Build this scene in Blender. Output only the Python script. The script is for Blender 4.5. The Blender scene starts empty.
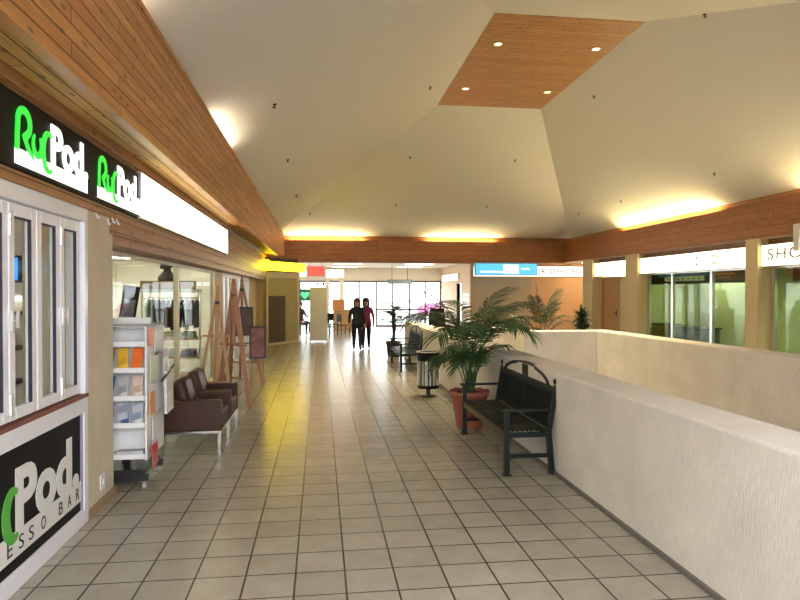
import bpy, bmesh, math, random
from mathutils import Vector, Matrix
random.seed(7)
SC = bpy.context.scene
COL = SC.collection
PI = math.pi

# ---------------------------------------------------------------- materials
def new_mat(name):
    m = bpy.data.materials.new(name); m.use_nodes = True
    nt = m.node_tree
    return m, nt, nt.nodes['Principled BSDF']

def N(nt, kind, **kw):
    n = nt.nodes.new(kind)
    for k, v in kw.items():
        setattr(n, k, v)
    return n

def plain(name, col, rough=.5, metal=0, var=.08, scale=12, bump=0, spec=.5, stretch=(1, 1, 1), coat=0):
    """a procedural single-colour material with a little noise in colour and relief"""
    m, nt, b = new_mat(name)
    tc = N(nt, 'ShaderNodeTexCoord'); mp = N(nt, 'ShaderNodeMapping')
    mp.inputs['Scale'].default_value = stretch
    nt.links.new(tc.outputs['Object'], mp.inputs['Vector'])
    nz = N(nt, 'ShaderNodeTexNoise'); nz.inputs['Scale'].default_value = scale; nz.inputs['Detail'].default_value = 4
    nt.links.new(mp.outputs[0], nz.inputs['Vector'])
    mx = N(nt, 'ShaderNodeMix', data_type='RGBA')
    mx.inputs[6].default_value = tuple(max(0, c * (1 - var)) for c in col) + (1,)
    mx.inputs[7].default_value = tuple(min(1, c * (1 + var)) for c in col) + (1,)
    nt.links.new(nz.outputs['Fac'], mx.inputs[0])
    nt.links.new(mx.outputs[2], b.inputs['Base Color'])
    b.inputs['Roughness'].default_value = rough; b.inputs['Metallic'].default_value = metal
    b.inputs['Specular IOR Level'].default_value = spec
    if coat: b.inputs['Coat Weight'].default_value = coat
    if bump:
        bp = N(nt, 'ShaderNodeBump'); bp.inputs['Strength'].default_value = bump; bp.inputs['Distance'].default_value = .01
        nt.links.new(nz.outputs['Fac'], bp.inputs['Height']); nt.links.new(bp.outputs[0], b.inputs['Normal'])
    return m

def emit(name, col, strength, base=None):
    base = base or tuple(c * .3 for c in col)
    m, nt, b = new_mat(name)
    b.inputs['Base Color'].default_value = base + (1,)
    b.inputs['Emission Color'].default_value = col + (1,)
    b.inputs['Emission Strength'].default_value = strength
    b.inputs['Roughness'].default_value = .3
    return m

def boards(name, ln, ac, width=.095, c1=(.44, .18, .045), c2=(.58, .28, .085), length=2.3, rough=.42, gap=(.075, .026, .008), mortar=.0055):
    """tongue and groove pine: ln = axis the boards run along, ac = axis across them"""
    m, nt, b = new_mat(name)
    tc = N(nt, 'ShaderNodeTexCoord'); sp = N(nt, 'ShaderNodeSeparateXYZ')
    nt.links.new(tc.outputs['Object'], sp.inputs[0])
    cb = N(nt, 'ShaderNodeCombineXYZ')
    nt.links.new(sp.outputs[ln], cb.inputs[0]); nt.links.new(sp.outputs[ac], cb.inputs[1])
    br = N(nt, 'ShaderNodeTexBrick', offset=.37, offset_frequency=2, squash=1)
    br.inputs['Scale'].default_value = 1; br.inputs['Brick Width'].default_value = length; br.inputs['Row Height'].default_value = width
    br.inputs['Mortar Size'].default_value = mortar; br.inputs['Mortar Smooth'].default_value = .3
    br.inputs['Color1'].default_value = c1 + (1,); br.inputs['Color2'].default_value = c2 + (1,); br.inputs['Mortar'].default_value = gap + (1,)
    nt.links.new(cb.outputs[0], br.inputs['Vector'])
    mp = N(nt, 'ShaderNodeMapping'); mp.inputs['Scale'].default_value = (1.2, 34, 1)
    nt.links.new(cb.outputs[0], mp.inputs[0])
    gr = N(nt, 'ShaderNodeTexNoise'); gr.inputs['Scale'].default_value = 1.6; gr.inputs['Detail'].default_value = 5
    nt.links.new(mp.outputs[0], gr.inputs['Vector'])
    rp = N(nt, 'ShaderNodeMapRange'); rp.inputs[1].default_value = .3; rp.inputs[2].default_value = .7; rp.inputs[3].default_value = .72; rp.inputs[4].default_value = 1.22
    nt.links.new(gr.outputs['Fac'], rp.inputs[0])
    mu = N(nt, 'ShaderNodeMix', data_type='RGBA', blend_type='MULTIPLY'); mu.inputs[0].default_value = 1
    nt.links.new(br.outputs['Color'], mu.inputs[6]); nt.links.new(rp.outputs[0], mu.inputs[7])
    mk = N(nt, 'ShaderNodeMapping'); mk.inputs['Scale'].default_value = (2.2, 6.5, 1)
    nt.links.new(cb.outputs[0], mk.inputs[0])
    vo = N(nt, 'ShaderNodeTexVoronoi', voronoi_dimensions='2D'); vo.inputs['Scale'].default_value = 1.0
    nt.links.new(mk.outputs[0], vo.inputs['Vector'])
    kr = N(nt, 'ShaderNodeMapRange'); kr.inputs[1].default_value = .03; kr.inputs[2].default_value = .12; kr.inputs[3].default_value = .35; kr.inputs[4].default_value = 1
    nt.links.new(vo.outputs['Distance'], kr.inputs[0])
    m2 = N(nt, 'ShaderNodeMix', data_type='RGBA', blend_type='MULTIPLY'); m2.inputs[0].default_value = 1
    nt.links.new(mu.outputs[2], m2.inputs[6]); nt.links.new(kr.outputs[0], m2.inputs[7])
    nt.links.new(m2.outputs[2], b.inputs['Base Color'])
    b.inputs['Roughness'].default_value = rough
    bp = N(nt, 'ShaderNodeBump', invert=True); bp.inputs['Strength'].default_value = .6; bp.inputs['Distance'].default_value = .006
    nt.links.new(br.outputs['Fac'], bp.inputs['Height']); nt.links.new(bp.outputs[0], b.inputs['Normal'])
    return m

def tiles(name):
    m, nt, b = new_mat(name)
    tc = N(nt, 'ShaderNodeTexCoord'); mp = N(nt, 'ShaderNodeMapping'); mp.inputs['Location'].default_value = (.15, 0, 0)
    nt.links.new(tc.outputs['Object'], mp.inputs[0])
    br = N(nt, 'ShaderNodeTexBrick', offset=0, squash=1)
    br.inputs['Scale'].default_value = 1; br.inputs['Brick Width'].default_value = .3; br.inputs['Row Height'].default_value = .3
    br.inputs['Mortar Size'].default_value = .0060; br.inputs['Mortar Smooth'].default_value = .15
    br.inputs['Color1'].default_value = (.34, .312, .25, 1); br.inputs['Color2'].default_value = (.39, .36, .29, 1); br.inputs['Mortar'].default_value = (.035, .028, .022, 1)
    nt.links.new(mp.outputs[0], br.inputs['Vector'])
    nz = N(nt, 'ShaderNodeTexNoise'); nz.inputs['Scale'].default_value = 5; nz.inputs['Detail'].default_value = 8; nz.inputs['Roughness'].default_value = .7
    nt.links.new(tc.outputs['Object'], nz.inputs['Vector'])
    rp = N(nt, 'ShaderNodeMapRange'); rp.inputs[1].default_value = .3; rp.inputs[2].default_value = .7; rp.inputs[3].default_value = .86; rp.inputs[4].default_value = 1.08
    nt.links.new(nz.outputs['Fac'], rp.inputs[0])
    mu = N(nt, 'ShaderNodeMix', data_type='RGBA', blend_type='MULTIPLY'); mu.inputs[0].default_value = 1
    nt.links.new(br.outputs['Color'], mu.inputs[6]); nt.links.new(rp.outputs[0], mu.inputs[7])
    nt.links.new(mu.outputs[2], b.inputs['Base Color'])
    rr = N(nt, 'ShaderNodeMapRange'); rr.inputs[3].default_value = .19; rr.inputs[4].default_value = .30
    nt.links.new(nz.outputs['Fac'], rr.inputs[0]); nt.links.new(rr.outputs[0], b.inputs['Roughness'])
    bp = N(nt, 'ShaderNodeBump', invert=True); bp.inputs['Strength'].default_value = .5; bp.inputs['Distance'].default_value = .004
    nt.links.new(br.outputs['Fac'], bp.inputs['Height']); nt.links.new(bp.outputs[0], b.inputs['Normal'])
    return m

def stucco(name, col):
    """rough-cast render with vertical drag marks"""
    m, nt, b = new_mat(name)
    tc = N(nt, 'ShaderNodeTexCoord'); mp = N(nt, 'ShaderNodeMapping'); mp.inputs['Scale'].default_value = (95, 95, 15)
    nt.links.new(tc.outputs['Object'], mp.inputs[0])
    n1 = N(nt, 'ShaderNodeTexNoise'); n1.inputs['Scale'].default_value = 1; n1.inputs['Detail'].default_value = 3
    nt.links.new(mp.outputs[0], n1.inputs['Vector'])
    n2 = N(nt, 'ShaderNodeTexNoise'); n2.inputs['Scale'].default_value = 2.2; n2.inputs['Detail'].default_value = 5
    nt.links.new(tc.outputs['Object'], n2.inputs['Vector'])
    ad = N(nt, 'ShaderNodeMath', operation='ADD'); nt.links.new(n1.outputs['Fac'], ad.inputs[0]); nt.links.new(n2.outputs['Fac'], ad.inputs[1])
    rp = N(nt, 'ShaderNodeMapRange'); rp.inputs[1].default_value = .6; rp.inputs[2].default_value = 1.4; rp.inputs[3].default_value = .82; rp.inputs[4].default_value = 1.10
    nt.links.new(ad.outputs[0], rp.inputs[0])
    mu = N(nt, 'ShaderNodeMix', data_type='RGBA', blend_type='MULTIPLY'); mu.inputs[0].default_value = 1; mu.inputs[6].default_value = col + (1,)
    nt.links.new(rp.outputs[0], mu.inputs[7]); nt.links.new(mu.outputs[2], b.inputs['Base Color'])
    b.inputs['Roughness'].default_value = .85
    bp = N(nt, 'ShaderNodeBump'); bp.inputs['Strength'].default_value = .42; bp.inputs['Distance'].default_value = .007
    nt.links.new(n1.outputs['Fac'], bp.inputs['Height']); nt.links.new(bp.outputs[0], b.inputs['Normal'])
    return m

def glass(name, tint=(.96, .98, .97), refl=.12):
    m = bpy.data.materials.new(name); m.use_nodes = True; nt = m.node_tree; nt.nodes.clear()
    out = N(nt, 'ShaderNodeOutputMaterial'); mx = N(nt, 'ShaderNodeMixShader'); tr = N(nt, 'ShaderNodeBsdfTransparent'); gl = N(nt, 'ShaderNodeBsdfGlossy')
    tr.inputs[0].default_value = tint + (1,); gl.inputs['Roughness'].default_value = .02
    fr = N(nt, 'ShaderNodeFresnel'); fr.inputs[0].default_value = 1.45
    mt = N(nt, 'ShaderNodeMath', operation='MULTIPLY'); mt.inputs[1].default_value = refl / .12 * .8
    nt.links.new(fr.outputs[0], mt.inputs[0]); nt.links.new(mt.outputs[0], mx.inputs[0])
    nt.links.new(tr.outputs[0], mx.inputs[1]); nt.links.new(gl.outputs[0], mx.inputs[2]); nt.links.new(mx.outputs[0], out.inputs[0])
    return m

def cover(name, ca, cb, scale=14, rough=.35):
    """printed paper: blocks of two colours"""
    m, nt, b = new_mat(name)
    tc = N(nt, 'ShaderNodeTexCoord'); br = N(nt, 'ShaderNodeTexBrick', offset=.4)
    br.inputs['Scale'].default_value = scale; br.inputs['Brick Width'].default_value = 1.3; br.inputs['Row Height'].default_value = .8; br.inputs['Mortar Size'].default_value = .02; br.inputs['Bias'].default_value = -.1
    br.inputs['Color1'].default_value = ca + (1,); br.inputs['Color2'].default_value = cb + (1,); br.inputs['Mortar'].default_value = tuple((a + b_) / 2 for a, b_ in zip(ca, cb)) + (1,)
    mp = N(nt, 'ShaderNodeMapping'); mp.inputs['Rotation'].default_value = (PI / 2, 0, .3)
    nt.links.new(tc.outputs['Object'], mp.inputs[0]); nt.links.new(mp.outputs[0], br.inputs['Vector'])
    nt.links.new(br.outputs['Color'], b.inputs['Base Color']); b.inputs['Roughness'].default_value = rough
    return m

M = {}
M['tile'] = tiles('floor_tiles')
M['pine_yz'] = boards('pine_along_y', 1, 2)
M['pine_yx'] = boards('pine_along_y_flat', 1, 0, c1=(.44, .22, .05), c2=(.55, .31, .085), rough=.65)  # soffit pine, golden light put into its yellower colour
M['pine_xz_shade'] = boards('pine_along_x_shade', 0, 2, c1=(.33, .12, .034), c2=(.40, .155, .046), width=.19, gap=(.14, .05, .015))  # same pine as the shop fascia, beam shadow put into the colour
M['pine_yz_shade'] = boards('pine_along_y_shade', 1, 2, c1=(.33, .12, .034), c2=(.40, .155, .046), width=.19, gap=(.14, .05, .015))  # shaded copy of the fascia pine for the opposite beam
M['pine_xy'] = boards('pine_ceiling_panel', 0, 1, width=.16, c1=(.46, .22, .07), c2=(.54, .28, .095), gap=(.2, .09, .03))
M['header'] = boards('stained_header', 1, 2, width=.16, c1=(.30, .13, .045), c2=(.36, .17, .06), length=3.1)
M['ceil'] = plain('ceiling_plaster', (.76, .735, .685), .9, var=.03, scale=60, bump=.08)
M['cream'] = plain('cream_paint', (.72, .58, .32), .6, var=.04, scale=6)
M['cream_flat'] = plain('pale_cream_paint', (.80, .74, .62), .7, var=.03)
M['plaster'] = stucco('beige_plaster', (.62, .55, .41))
M['stucco'] = stucco('cream_roughcast', (.83, .775, .68))
M['peach'] = plain('peach_paint', (.86, .54, .34), .7, var=.05, scale=3)
M['beigepanel'] = plain('beige_panel', (.66, .54, .42), .5, var=.04)
M['white'] = plain('white_enamel', (.80, .80, .84), .3, var=.02, coat=.3)
M['whitepaint'] = plain('white_paint', (.78, .78, .78), .55, var=.03)
M['sill'] = plain('red_brown_sill', (.20, .055, .035), .45, var=.15, scale=20)
M['black'] = plain('black_panel', (.008, .008, .009), .5, var=.2, spec=.12)
M['gasket'] = plain('dark_gasket', (.02, .022, .05), .5)
M['greenpaint'] = plain('green_lettering', (.10, .42, .06), .5, var=.05)
M['whiteink'] = plain('white_lettering', (.72, .72, .69), .5, var=.03)
M['blackink'] = plain('black_lettering', (.02, .02, .02), .5)
M['alu'] = plain('brushed_aluminium', (.72, .71, .68), .3, metal=.85, var=.05)
M['alucream'] = plain('cream_aluminium', (.70, .60, .40), .35, metal=.3, var=.04)
M['chrome'] = plain('chrome_steel', (.80, .80, .78), .18, metal=1, var=.03)
M['darkmetal'] = plain('dark_green_black_metal', (.006, .011, .009), .35, var=.25, spec=.3, scale=30)
M['blackmetal'] = plain('black_metal', (.014, .014, .014), .4, var=.2)
M['leather'] = plain('brown_leather', (.055, .023, .014), .45, var=.22, spec=.3, scale=24, bump=.12)
M['terracotta'] = plain('terracotta_clay', (.34, .10, .055), .75, var=.15, scale=8, bump=.1)
M['darkpot'] = plain('dark_pot', (.05, .032, .026), .5, var=.15)
M['soil'] = plain('potting_soil', (.035, .022, .015), .95, var=.4, scale=40, bump=.5)
M['leaf'] = plain('palm_leaf', (.035, .085, .022), .42, var=.45, scale=7)
M['leaf2'] = plain('dark_leaf', (.020, .045, .015), .5, var=.4, scale=7)
M['stem'] = plain('palm_stem', (.08, .11, .035), .6, var=.3)
M['bark'] = plain('trunk_bark', (.06, .045, .03), .8, var=.3, bump=.3)
M['easel'] = plain('easel_beech', (.34, .15, .075), .5, var=.2, scale=9, stretch=(3, 3, .5))
M['easelpale'] = plain('pale_pine_timber', (.50, .27, .12), .5, var=.15, scale=9, stretch=(3, 3, .5))
M['carton'] = plain('brown_carton', (.42, .28, .13), .8, var=.08)
M['bustmat'] = plain('dark_bronze_brown', (.05, .038, .025), .5, var=.2)
M['olive'] = plain('olive_panel', (.46, .42, .20), .55, var=.05)
M['brownpanel'] = plain('brown_door', (.09, .055, .035), .45, var=.1)
M['palegreen'] = plain('pale_green_wall', (.58, .62, .30), .8, var=.06, scale=2)
M['counter'] = plain('orange_timber', (.50, .20, .05), .5, var=.12)
M['glass'] = glass('clear_glass', refl=.010)
M['greenglass'] = glass('greenish_glass', (.86, .92, .80), .010)
M['sky_glass'] = glass('door_glass', (.97, .98, .98), .03)
M['emit_white'] = emit('sign_white_light', (1, .87, .56), 1.7)
M['emit_white_soft'] = emit('sign_white_soft', (1, .95, .82), .8)
M['emit_yellow'] = emit('sign_yellow_light', (1, .74, .006), 6.5)
M['emit_blue'] = emit('sign_blue_light', (.10, .52, .86), .55)
M['emit_cyan'] = emit('sign_pale_blue_light', (.65, .92, 1), .7)
M['emit_red'] = emit('sign_red_light', (.9, .10, .07), .38)
M['emit_green'] = emit('letter_green_light', (.03, .62, .05), .55)
M['emit_letter'] = emit('letter_white_light', (1, .99, .93), .95)
M['emit_tube'] = emit('warm_tube_light', (1, .82, .40), 80)
M['emit_tube_soft'] = emit('warm_tube_light_soft', (1, .90, .66), 34)
M['emit_shop'] = emit('cool_tube_light', (.95, 1, .88), 22)
M['emit_down'] = emit('downlight_lamp', (1, .80, .35), 2.2)
M['emit_screen'] = emit('blue_screen_light', (.02, .25, .95), .7)
M['emit_heart'] = emit('green_heart_light', (.10, .75, .30), .5)
M['yellowframe'] = plain('sign_case_yellow', (.55, .42, .04), .5)
M['skin'] = plain('skin', (.55, .32, .22), .6)
M['pavement'] = plain('pale_pavement', (.62, .60, .56), .8, var=.1, scale=2)
M['pink'] = plain('pink_petals', (.85, .12, .45), .6, var=.3)

# ---------------------------------------------------------------- mesh helpers
class MB:
    def __init__(s): s.v = []; s.f = []; s.sm = []
    def add(s, vs, fs, smooth=False):
        b = len(s.v); s.v += [tuple(p) for p in vs]
        for f in fs: s.f.append(tuple(i + b for i in f)); s.sm.append(smooth)
        return s
    def box(s, x0, x1, y0, y1, z0, z1):
        vs = [(x, y, z) for z in (z0, z1) for y in (y0, y1) for x in (x0, x1)]
        return s.add(vs, [(0, 2, 3, 1), (4, 5, 7, 6), (0, 1, 5, 4), (2, 6, 7, 3), (0, 4, 6, 2), (1, 3, 7, 5)])
    def obox(s, c, h, R):
        c = Vector(c); vs = [c + R @ Vector((a * h[0], b * h[1], d * h[2])) for d in (-1, 1) for b in (-1, 1) for a in (-1, 1)]
        return s.add(vs, [(0, 2, 3, 1), (4, 5, 7, 6), (0, 1, 5, 4), (2, 6, 7, 3), (0, 4, 6, 2), (1, 3, 7, 5)])
    def bar(s, p0, p1, w, d=None, up=(0, 0, 1)):
        """square bar from p0 to p1"""
        p0, p1 = Vector(p0), Vector(p1); d = d or w; z = (p1 - p0).normalized(); u = Vector(up)
        if abs(z.dot(u)) > .95: u = Vector((0, 1, 0))
        x = u.cross(z).normalized(); y = z.cross(x); R = Matrix((x, y, z)).transposed()
        return s.obox((p0 + p1) / 2, (w / 2, d / 2, (p1 - p0).length / 2), R)
    def cyl(s, p0, p1, r0, r1=None, n=16, caps=True):
        p0, p1 = Vector(p0), Vector(p1); r1 = r0 if r1 is None else r1
        z = (p1 - p0).normalized(); u = Vector((1, 0, 0)) if abs(z.x) < .9 else Vector((0, 1, 0))
        x = u.cross(z).normalized(); y = z.cross(x)
        vs = []
        for p, r in ((p0, r0), (p1, r1)):
            for i in range(n): a = 2 * PI * i / n; vs.append(p + x * math.cos(a) * r + y * math.sin(a) * r)
        s.add(vs, [(i, (i + 1) % n, n + (i + 1) % n, n + i) for i in range(n)], True)
        if caps:
            s.add(vs[:n], [tuple(range(n - 1, -1, -1))]); s.add(vs[n:], [tuple(range(n))])
        return s
    def tube(s, pts, r, n=8):
        pts = [Vector(p) for p in pts]; rs = r if isinstance(r, (list, tuple)) else [r] * len(pts)
        vs = []; x = None
        for i, p in enumerate(pts):
            t = (pts[min(i + 1, len(pts) - 1)] - pts[max(i - 1, 0)]).normalized()
            if x is None:
                u = Vector((0, 0, 1)) if abs(t.z) < .9 else Vector((1, 0, 0)); x = u.cross(t).normalized()
            x = (x - t * x.dot(t)).normalized(); y = t.cross(x)
            for k in range(n): a = 2 * PI * k / n; vs.append(p + (x * math.cos(a) + y * math.sin(a)) * rs[i])
        fs = [(i * n + k, i * n + (k + 1) % n, (i + 1) * n + (k + 1) % n, (i + 1) * n + k) for i in range(len(pts) - 1) for k in range(n)]
        s.add(vs, fs, True); s.add(vs[:n], [tuple(range(n - 1, -1, -1))]); s.add(vs[-n:], [tuple(range(n))])
        return s
    def lathe(s, prof, c=(0, 0, 0), n=32, close=True):
        vs = [(c[0] + r * math.cos(2 * PI * i / n), c[1] + r * math.sin(2 * PI * i / n), c[2] + z) for r, z in prof for i in range(n)]
        fs = [(j * n + i, j * n + (i + 1) % n, (j + 1) * n + (i + 1) % n, (j + 1) * n + i) for j in range(len(prof) - 1) for i in range(n)]
        s.add(vs, fs, True)
        if close:
            s.add(vs[:n], [tuple(range(n - 1, -1, -1))]); s.add(vs[-n:], [tuple(range(n))])
        return s
    def ball(s, c, r, nu=14, nv=9, sc=(1, 1, 1)):
        vs = []; fs = []
        for j in range(nv + 1):
            t = PI * j / nv
            for i in range(nu):
                a = 2 * PI * i / nu
                vs.append((c[0] + r * sc[0] * math.sin(t) * math.cos(a), c[1] + r * sc[1] * math.sin(t) * math.sin(a), c[2] - r * sc[2] * math.cos(t)))
        for j in range(nv):
            for i in range(nu): fs.append((j * nu + i, j * nu + (i + 1) % nu, (j + 1) * nu + (i + 1) % nu, (j + 1) * nu + i))
        return s.add(vs, fs, True)
    def prism(s, poly, F, d):
        """2-D polygon poly, pushed by F(u, v, w) into space, thickness d"""
        n = len(poly); vs = [F(u, v, 0) for u, v in poly] + [F(u, v, d) for u, v in poly]
        return s.add(vs, [tuple(range(n - 1, -1, -1)), tuple(range(n, 2 * n))] + [(i, (i + 1) % n, n + (i + 1) % n, n + i) for i in range(n)])
    def ribbon(s, pts, w, F, d, closed=False):
        """a thick pen stroke along 2-D points with round ends"""
        P = [Vector((p[0], p[1])) for p in pts]; n = len(P); L = []; R = []
        ws = w if isinstance(w, (list, tuple)) else [w] * n
        for i in range(n):
            a = P[(i - 1) % n] if closed or i > 0 else P[i]; b = P[(i + 1) % n] if closed or i < n - 1 else P[i]
            t = (b - a).normalized(); q = Vector((-t.y, t.x)) * ws[i] / 2; L.append(P[i] + q); R.append(P[i] - q)
        m = n if closed else n - 1
        for i in range(m):
            j = (i + 1) % n; poly = [L[i], R[i], R[j], L[j]]
            s.prism([(p.x, p.y) for p in poly], F, d)
        return s
    def build(s, name, mat, parent=None, bevel=0, seg=2, fix=True):
        me = bpy.data.meshes.new(name); me.from_pydata(s.v, [], s.f); me.update()
        for p, q in zip(me.polygons, s.sm): p.use_smooth = q
        if fix:
            bm = bmesh.new(); bm.from_mesh(me); bmesh.ops.recalc_face_normals(bm, faces=bm.faces); bm.to_mesh(me); bm.free()
        me.materials.append(mat)
        o = bpy.data.objects.new(name, me); COL.objects.link(o)
        if parent: o.parent = parent
        if bevel:
            b = o.modifiers.new('bevel', 'BEVEL'); b.width = bevel; b.segments = seg; b.limit_method = 'ANGLE'; b.angle_limit = .7
        return o

def tag(o, label=None, cat=None, group=None, kind=None):
    if label: o['label'] = label
    if cat: o['category'] = cat
    if group: o['group'] = group
    if kind: o['kind'] = kind
    return o

def thing(name, label, cat, loc=(0, 0, 0), rz=0, group=None):
    o = bpy.data.objects.new(name, None); COL.objects.link(o); o.empty_display_size = .1
    o.location = loc; o.rotation_euler = (0, 0, rz)
    return tag(o, label, cat, group)

def struct(name, mb, mat, parent=None, bevel=0):
    o = mb.build(name, mat, parent, bevel)
    if not parent: o['kind'] = 'structure'
    return o

def kids(o): return [c for c in bpy.data.objects if c.parent == o]

def dup(o, loc=None, rz=None, label=None, parent=None):
    c = o.copy(); COL.objects.link(c)
    if parent: c.parent = parent
    for k in kids(o): dup(k, parent=c)
    if loc is not None: c.location = loc
    if rz is not None: c.rotation_euler = (0, 0, rz)
    if label: c['label'] = label
    return c

# planes for writing: F(u, v, w): u = reading direction, v = up, w = out of the surface
def F_left(x, y0, z0): return lambda u, v, w: (x + w, y0 + u, z0 + v)
def F_right(x, y0, z0): return lambda u, v, w: (x - w, y0 - u, z0 + v)
def F_far(x0, y, z0): return lambda u, v, w: (x0 + u, y - w, z0 + v)

def text(name, body, mat, F, width, height, parent, bold=0.0, depth=.004, spacing=1.0, slant=0):
    cu = bpy.data.curves.new(name, 'FONT'); cu.body = body; cu.size = 1; cu.offset = bold; cu.space_character = spacing; cu.shear = slant
    cu.resolution_u = 4
    to = bpy.data.objects.new(name, cu); COL.objects.link(to)
    dg = bpy.context.evaluated_depsgraph_get(); ev = to.evaluated_get(dg)
    me = bpy.data.meshes.new_from_object(ev)
    bpy.data.objects.remove(to); bpy.data.curves.remove(cu)
    xs = [v.co.x for v in me.vertices]; ys = [v.co.y for v in me.vertices]
    x0, x1, y0, y1 = min(xs), max(xs), min(ys), max(ys)
    sx = width / (x1 - x0); sy = height / (y1 - y0)
    bm = bmesh.new(); bm.from_mesh(me)
    r = bmesh.ops.extrude_face_region(bm, geom=list(bm.faces))
    top = set(g for g in r['geom'] if isinstance(g, bmesh.types.BMVert))
    for v in bm.verts: v.co = Vector(F((v.co.x - x0) * sx, (v.co.y - y0) * sy, depth if v in top else 0))
    bmesh.ops.recalc_face_normals(bm, faces=bm.faces)
    for f in bm.faces: f.smooth = False
    bm.to_mesh(me); bm.free(); me.materials.clear(); me.materials.append(mat)
    o = bpy.data.objects.new(name, me); COL.objects.link(o)
    if parent: o.parent = parent
    return o

def arc(cx, cy, rx, ry, a0, a1, n=14):
    return [(cx + rx * math.cos(math.radians(a0 + (a1 - a0) * i / n)), cy + ry * math.sin(math.radians(a0 + (a1 - a0) * i / n))) for i in range(n + 1)]

# ---------------------------------------------------------------- key dimensions
XW, XG = -1.75, -2.05            # shopfront face, recessed glazing
XF = -1.38                       # inner face of the timber fascia over the shopfronts
XR, XRW = 10.05, 10.38           # inner face of the opposite beam, opposite shopfronts
YB = 25.0                        # cross beam
ZS = 2.98                        # soffit
X0c, X1c, Y0c, Y1c, ZC, ZT = -1.7, 10.4, 1.3, 25.3, 4.0, 6.58
TX0, TX1, TY0, TY1 = 3.03, 5.75, 10.7, 16.0
KL, KR, KF = (ZT - ZC) / (TX0 - X0c), (ZT - ZC) / (X1c - TX1), (ZT - ZC) / (Y1c - TY1)

# ---------------------------------------------------------------- setting
fl = MB()
fl.box(-6.2, 2.5, -4, 32, -.2, 0); fl.box(2.5, 13, 13.5, 32, -.2, 0); fl.box(4.1, 13, 12.2, 13.5, -.2, 0); fl.box(5.6, 13, -4, 12.2, -.2, 0)
struct('floor', fl, M['tile'])
lowf = MB().box(2.0, 6.2, -4, 14, -3.4, -3.2)
o = struct('lower_floor', lowf, M['tile'])
pv = MB().box(-12, 20, 32.2, 70, -.25, -.02)
struct('outside_ground', pv, M['pavement'])

# vaulted ceiling, one shell 6 cm thick
def shell(dz):
    return [(X0c, Y0c, ZC + dz), (X1c, Y0c, ZC + dz), (X1c, Y1c, ZC + dz), (X0c, Y1c, ZC + dz),
            (TX0, TY0, ZT + dz), (TX1, TY0, ZT + dz), (TX1, TY1, ZT + dz), (TX0, TY1, ZT + dz)]
cm = MB()
cm.add(shell(0) + shell(.08), [(0, 1, 5, 4), (1, 2, 6, 5), (2, 3, 7, 6), (3, 0, 4, 7)] + [(8, 9, 13, 12), (9, 10, 14, 13), (10, 11, 15, 14), (11, 8, 12, 15)] + [(0, 1, 9, 8), (1, 2, 10, 9), (2, 3, 11, 10), (3, 0, 8, 11), (4, 5, 13, 12), (5, 6, 14, 13), (6, 7, 15, 14), (7, 4, 12, 15)])
struct('ceiling', cm, M['ceil'])
# flat ceilings beyond the cross beam and over the walkway behind the vault
struct('ceiling_far', MB().box(-6.2, 11.5, YB + .32, 32.2, ZS + .02, ZS + .14), M['cream_flat'])
struct('ceiling_near', MB().box(-6.2, 12, -4, 1.35, ZS, ZS + .12), M['cream_flat'])
# timber panel in the top of the vault
wp = MB().box(TX0 - .02, TX1 + .02, TY0 - .02, TY1 + .02, ZT - .02, ZT + .06)
struct('ceiling_panel', wp, M['pine_xy'])

# fascias, cove ledges and upstands (trim)
struct('trim_1', MB().box(XF - .06, XF, 1.3, YB, ZS - .02, 3.97).box(XF - .075, XF + .012, 1.3, YB, 3.93, 3.985).box(XF - .07, XF + .008, 1.3, YB, ZS - .03, ZS + .03), M['pine_yz'])
struct('trim_2', MB().box(XF, XR, YB, YB + .06, ZS - .02, 3.80).box(XF, XR, YB - .02, YB, ZS - .02, ZS + .06).box(XF, XR, YB - .012, YB, 3.76, 3.80), M['pine_xz_shade'])
struct('trim_3', MB().box(XR, XR + .06, 1.3, YB, ZS, 3.80).box(XR - .012, XR, 1.3, YB, 3.76, 3.80).box(XR - .02, XR, 1.3, YB, ZS, ZS + .05), M['pine_yz_shade'])
struct('trim_4', MB().box(X0c, X1c, 1.3, 1.36, ZS, 3.85), M['pine_xz_shade'])
struct('trim_5', MB().box(X0c, XF - .06, 1.36, YB + .3, 3.54, 3.58), M['ceil'])
struct('trim_6', MB().box(XF - .06, XR + .06, YB + .06, YB + .3, 3.54, 3.58), M['ceil'])
struct('trim_7', MB().box(XR + .06, X1c, 1.36, YB + .06, 3.54, 3.58), M['ceil'])
struct('trim_8', MB().box(X0c - .05, X0c, 1.3, Y1c + .05, 3.5, 4.04), M['pine_yz'])
struct('trim_9', MB().box(X0c, X1c, Y1c, Y1c + .05, 3.5, 4.04), M['pine_xz_shade'])
struct('trim_10', MB().box(X1c, X1c + .05, 1.3, Y1c + .05, 3.5, 4.04), M['pine_yz'])
# soffit boards over the shopfronts, cornice over the signs
struct('trim_11', MB().box(-2.1, XF - .06, 1.3, 22.8, ZS, ZS + .04), M['pine_yx'])
struct('trim_12', MB().box(XW - .06, XW + .05, -4, 20.7, 2.90, ZS).box(XW - .06, XW + .03, -4, 20.7, 2.87, 2.90), M['header'], bevel=.006)
struct('trim_13', MB().box(XR + .06, 11.4, 1.3, YB + .3, ZS - .01, ZS + .04), M['cream_flat'])
struct('trim_14', MB().box(XF, 6.2, YB, YB + .36, ZS - .06, ZS - .005), M['header'])

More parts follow.
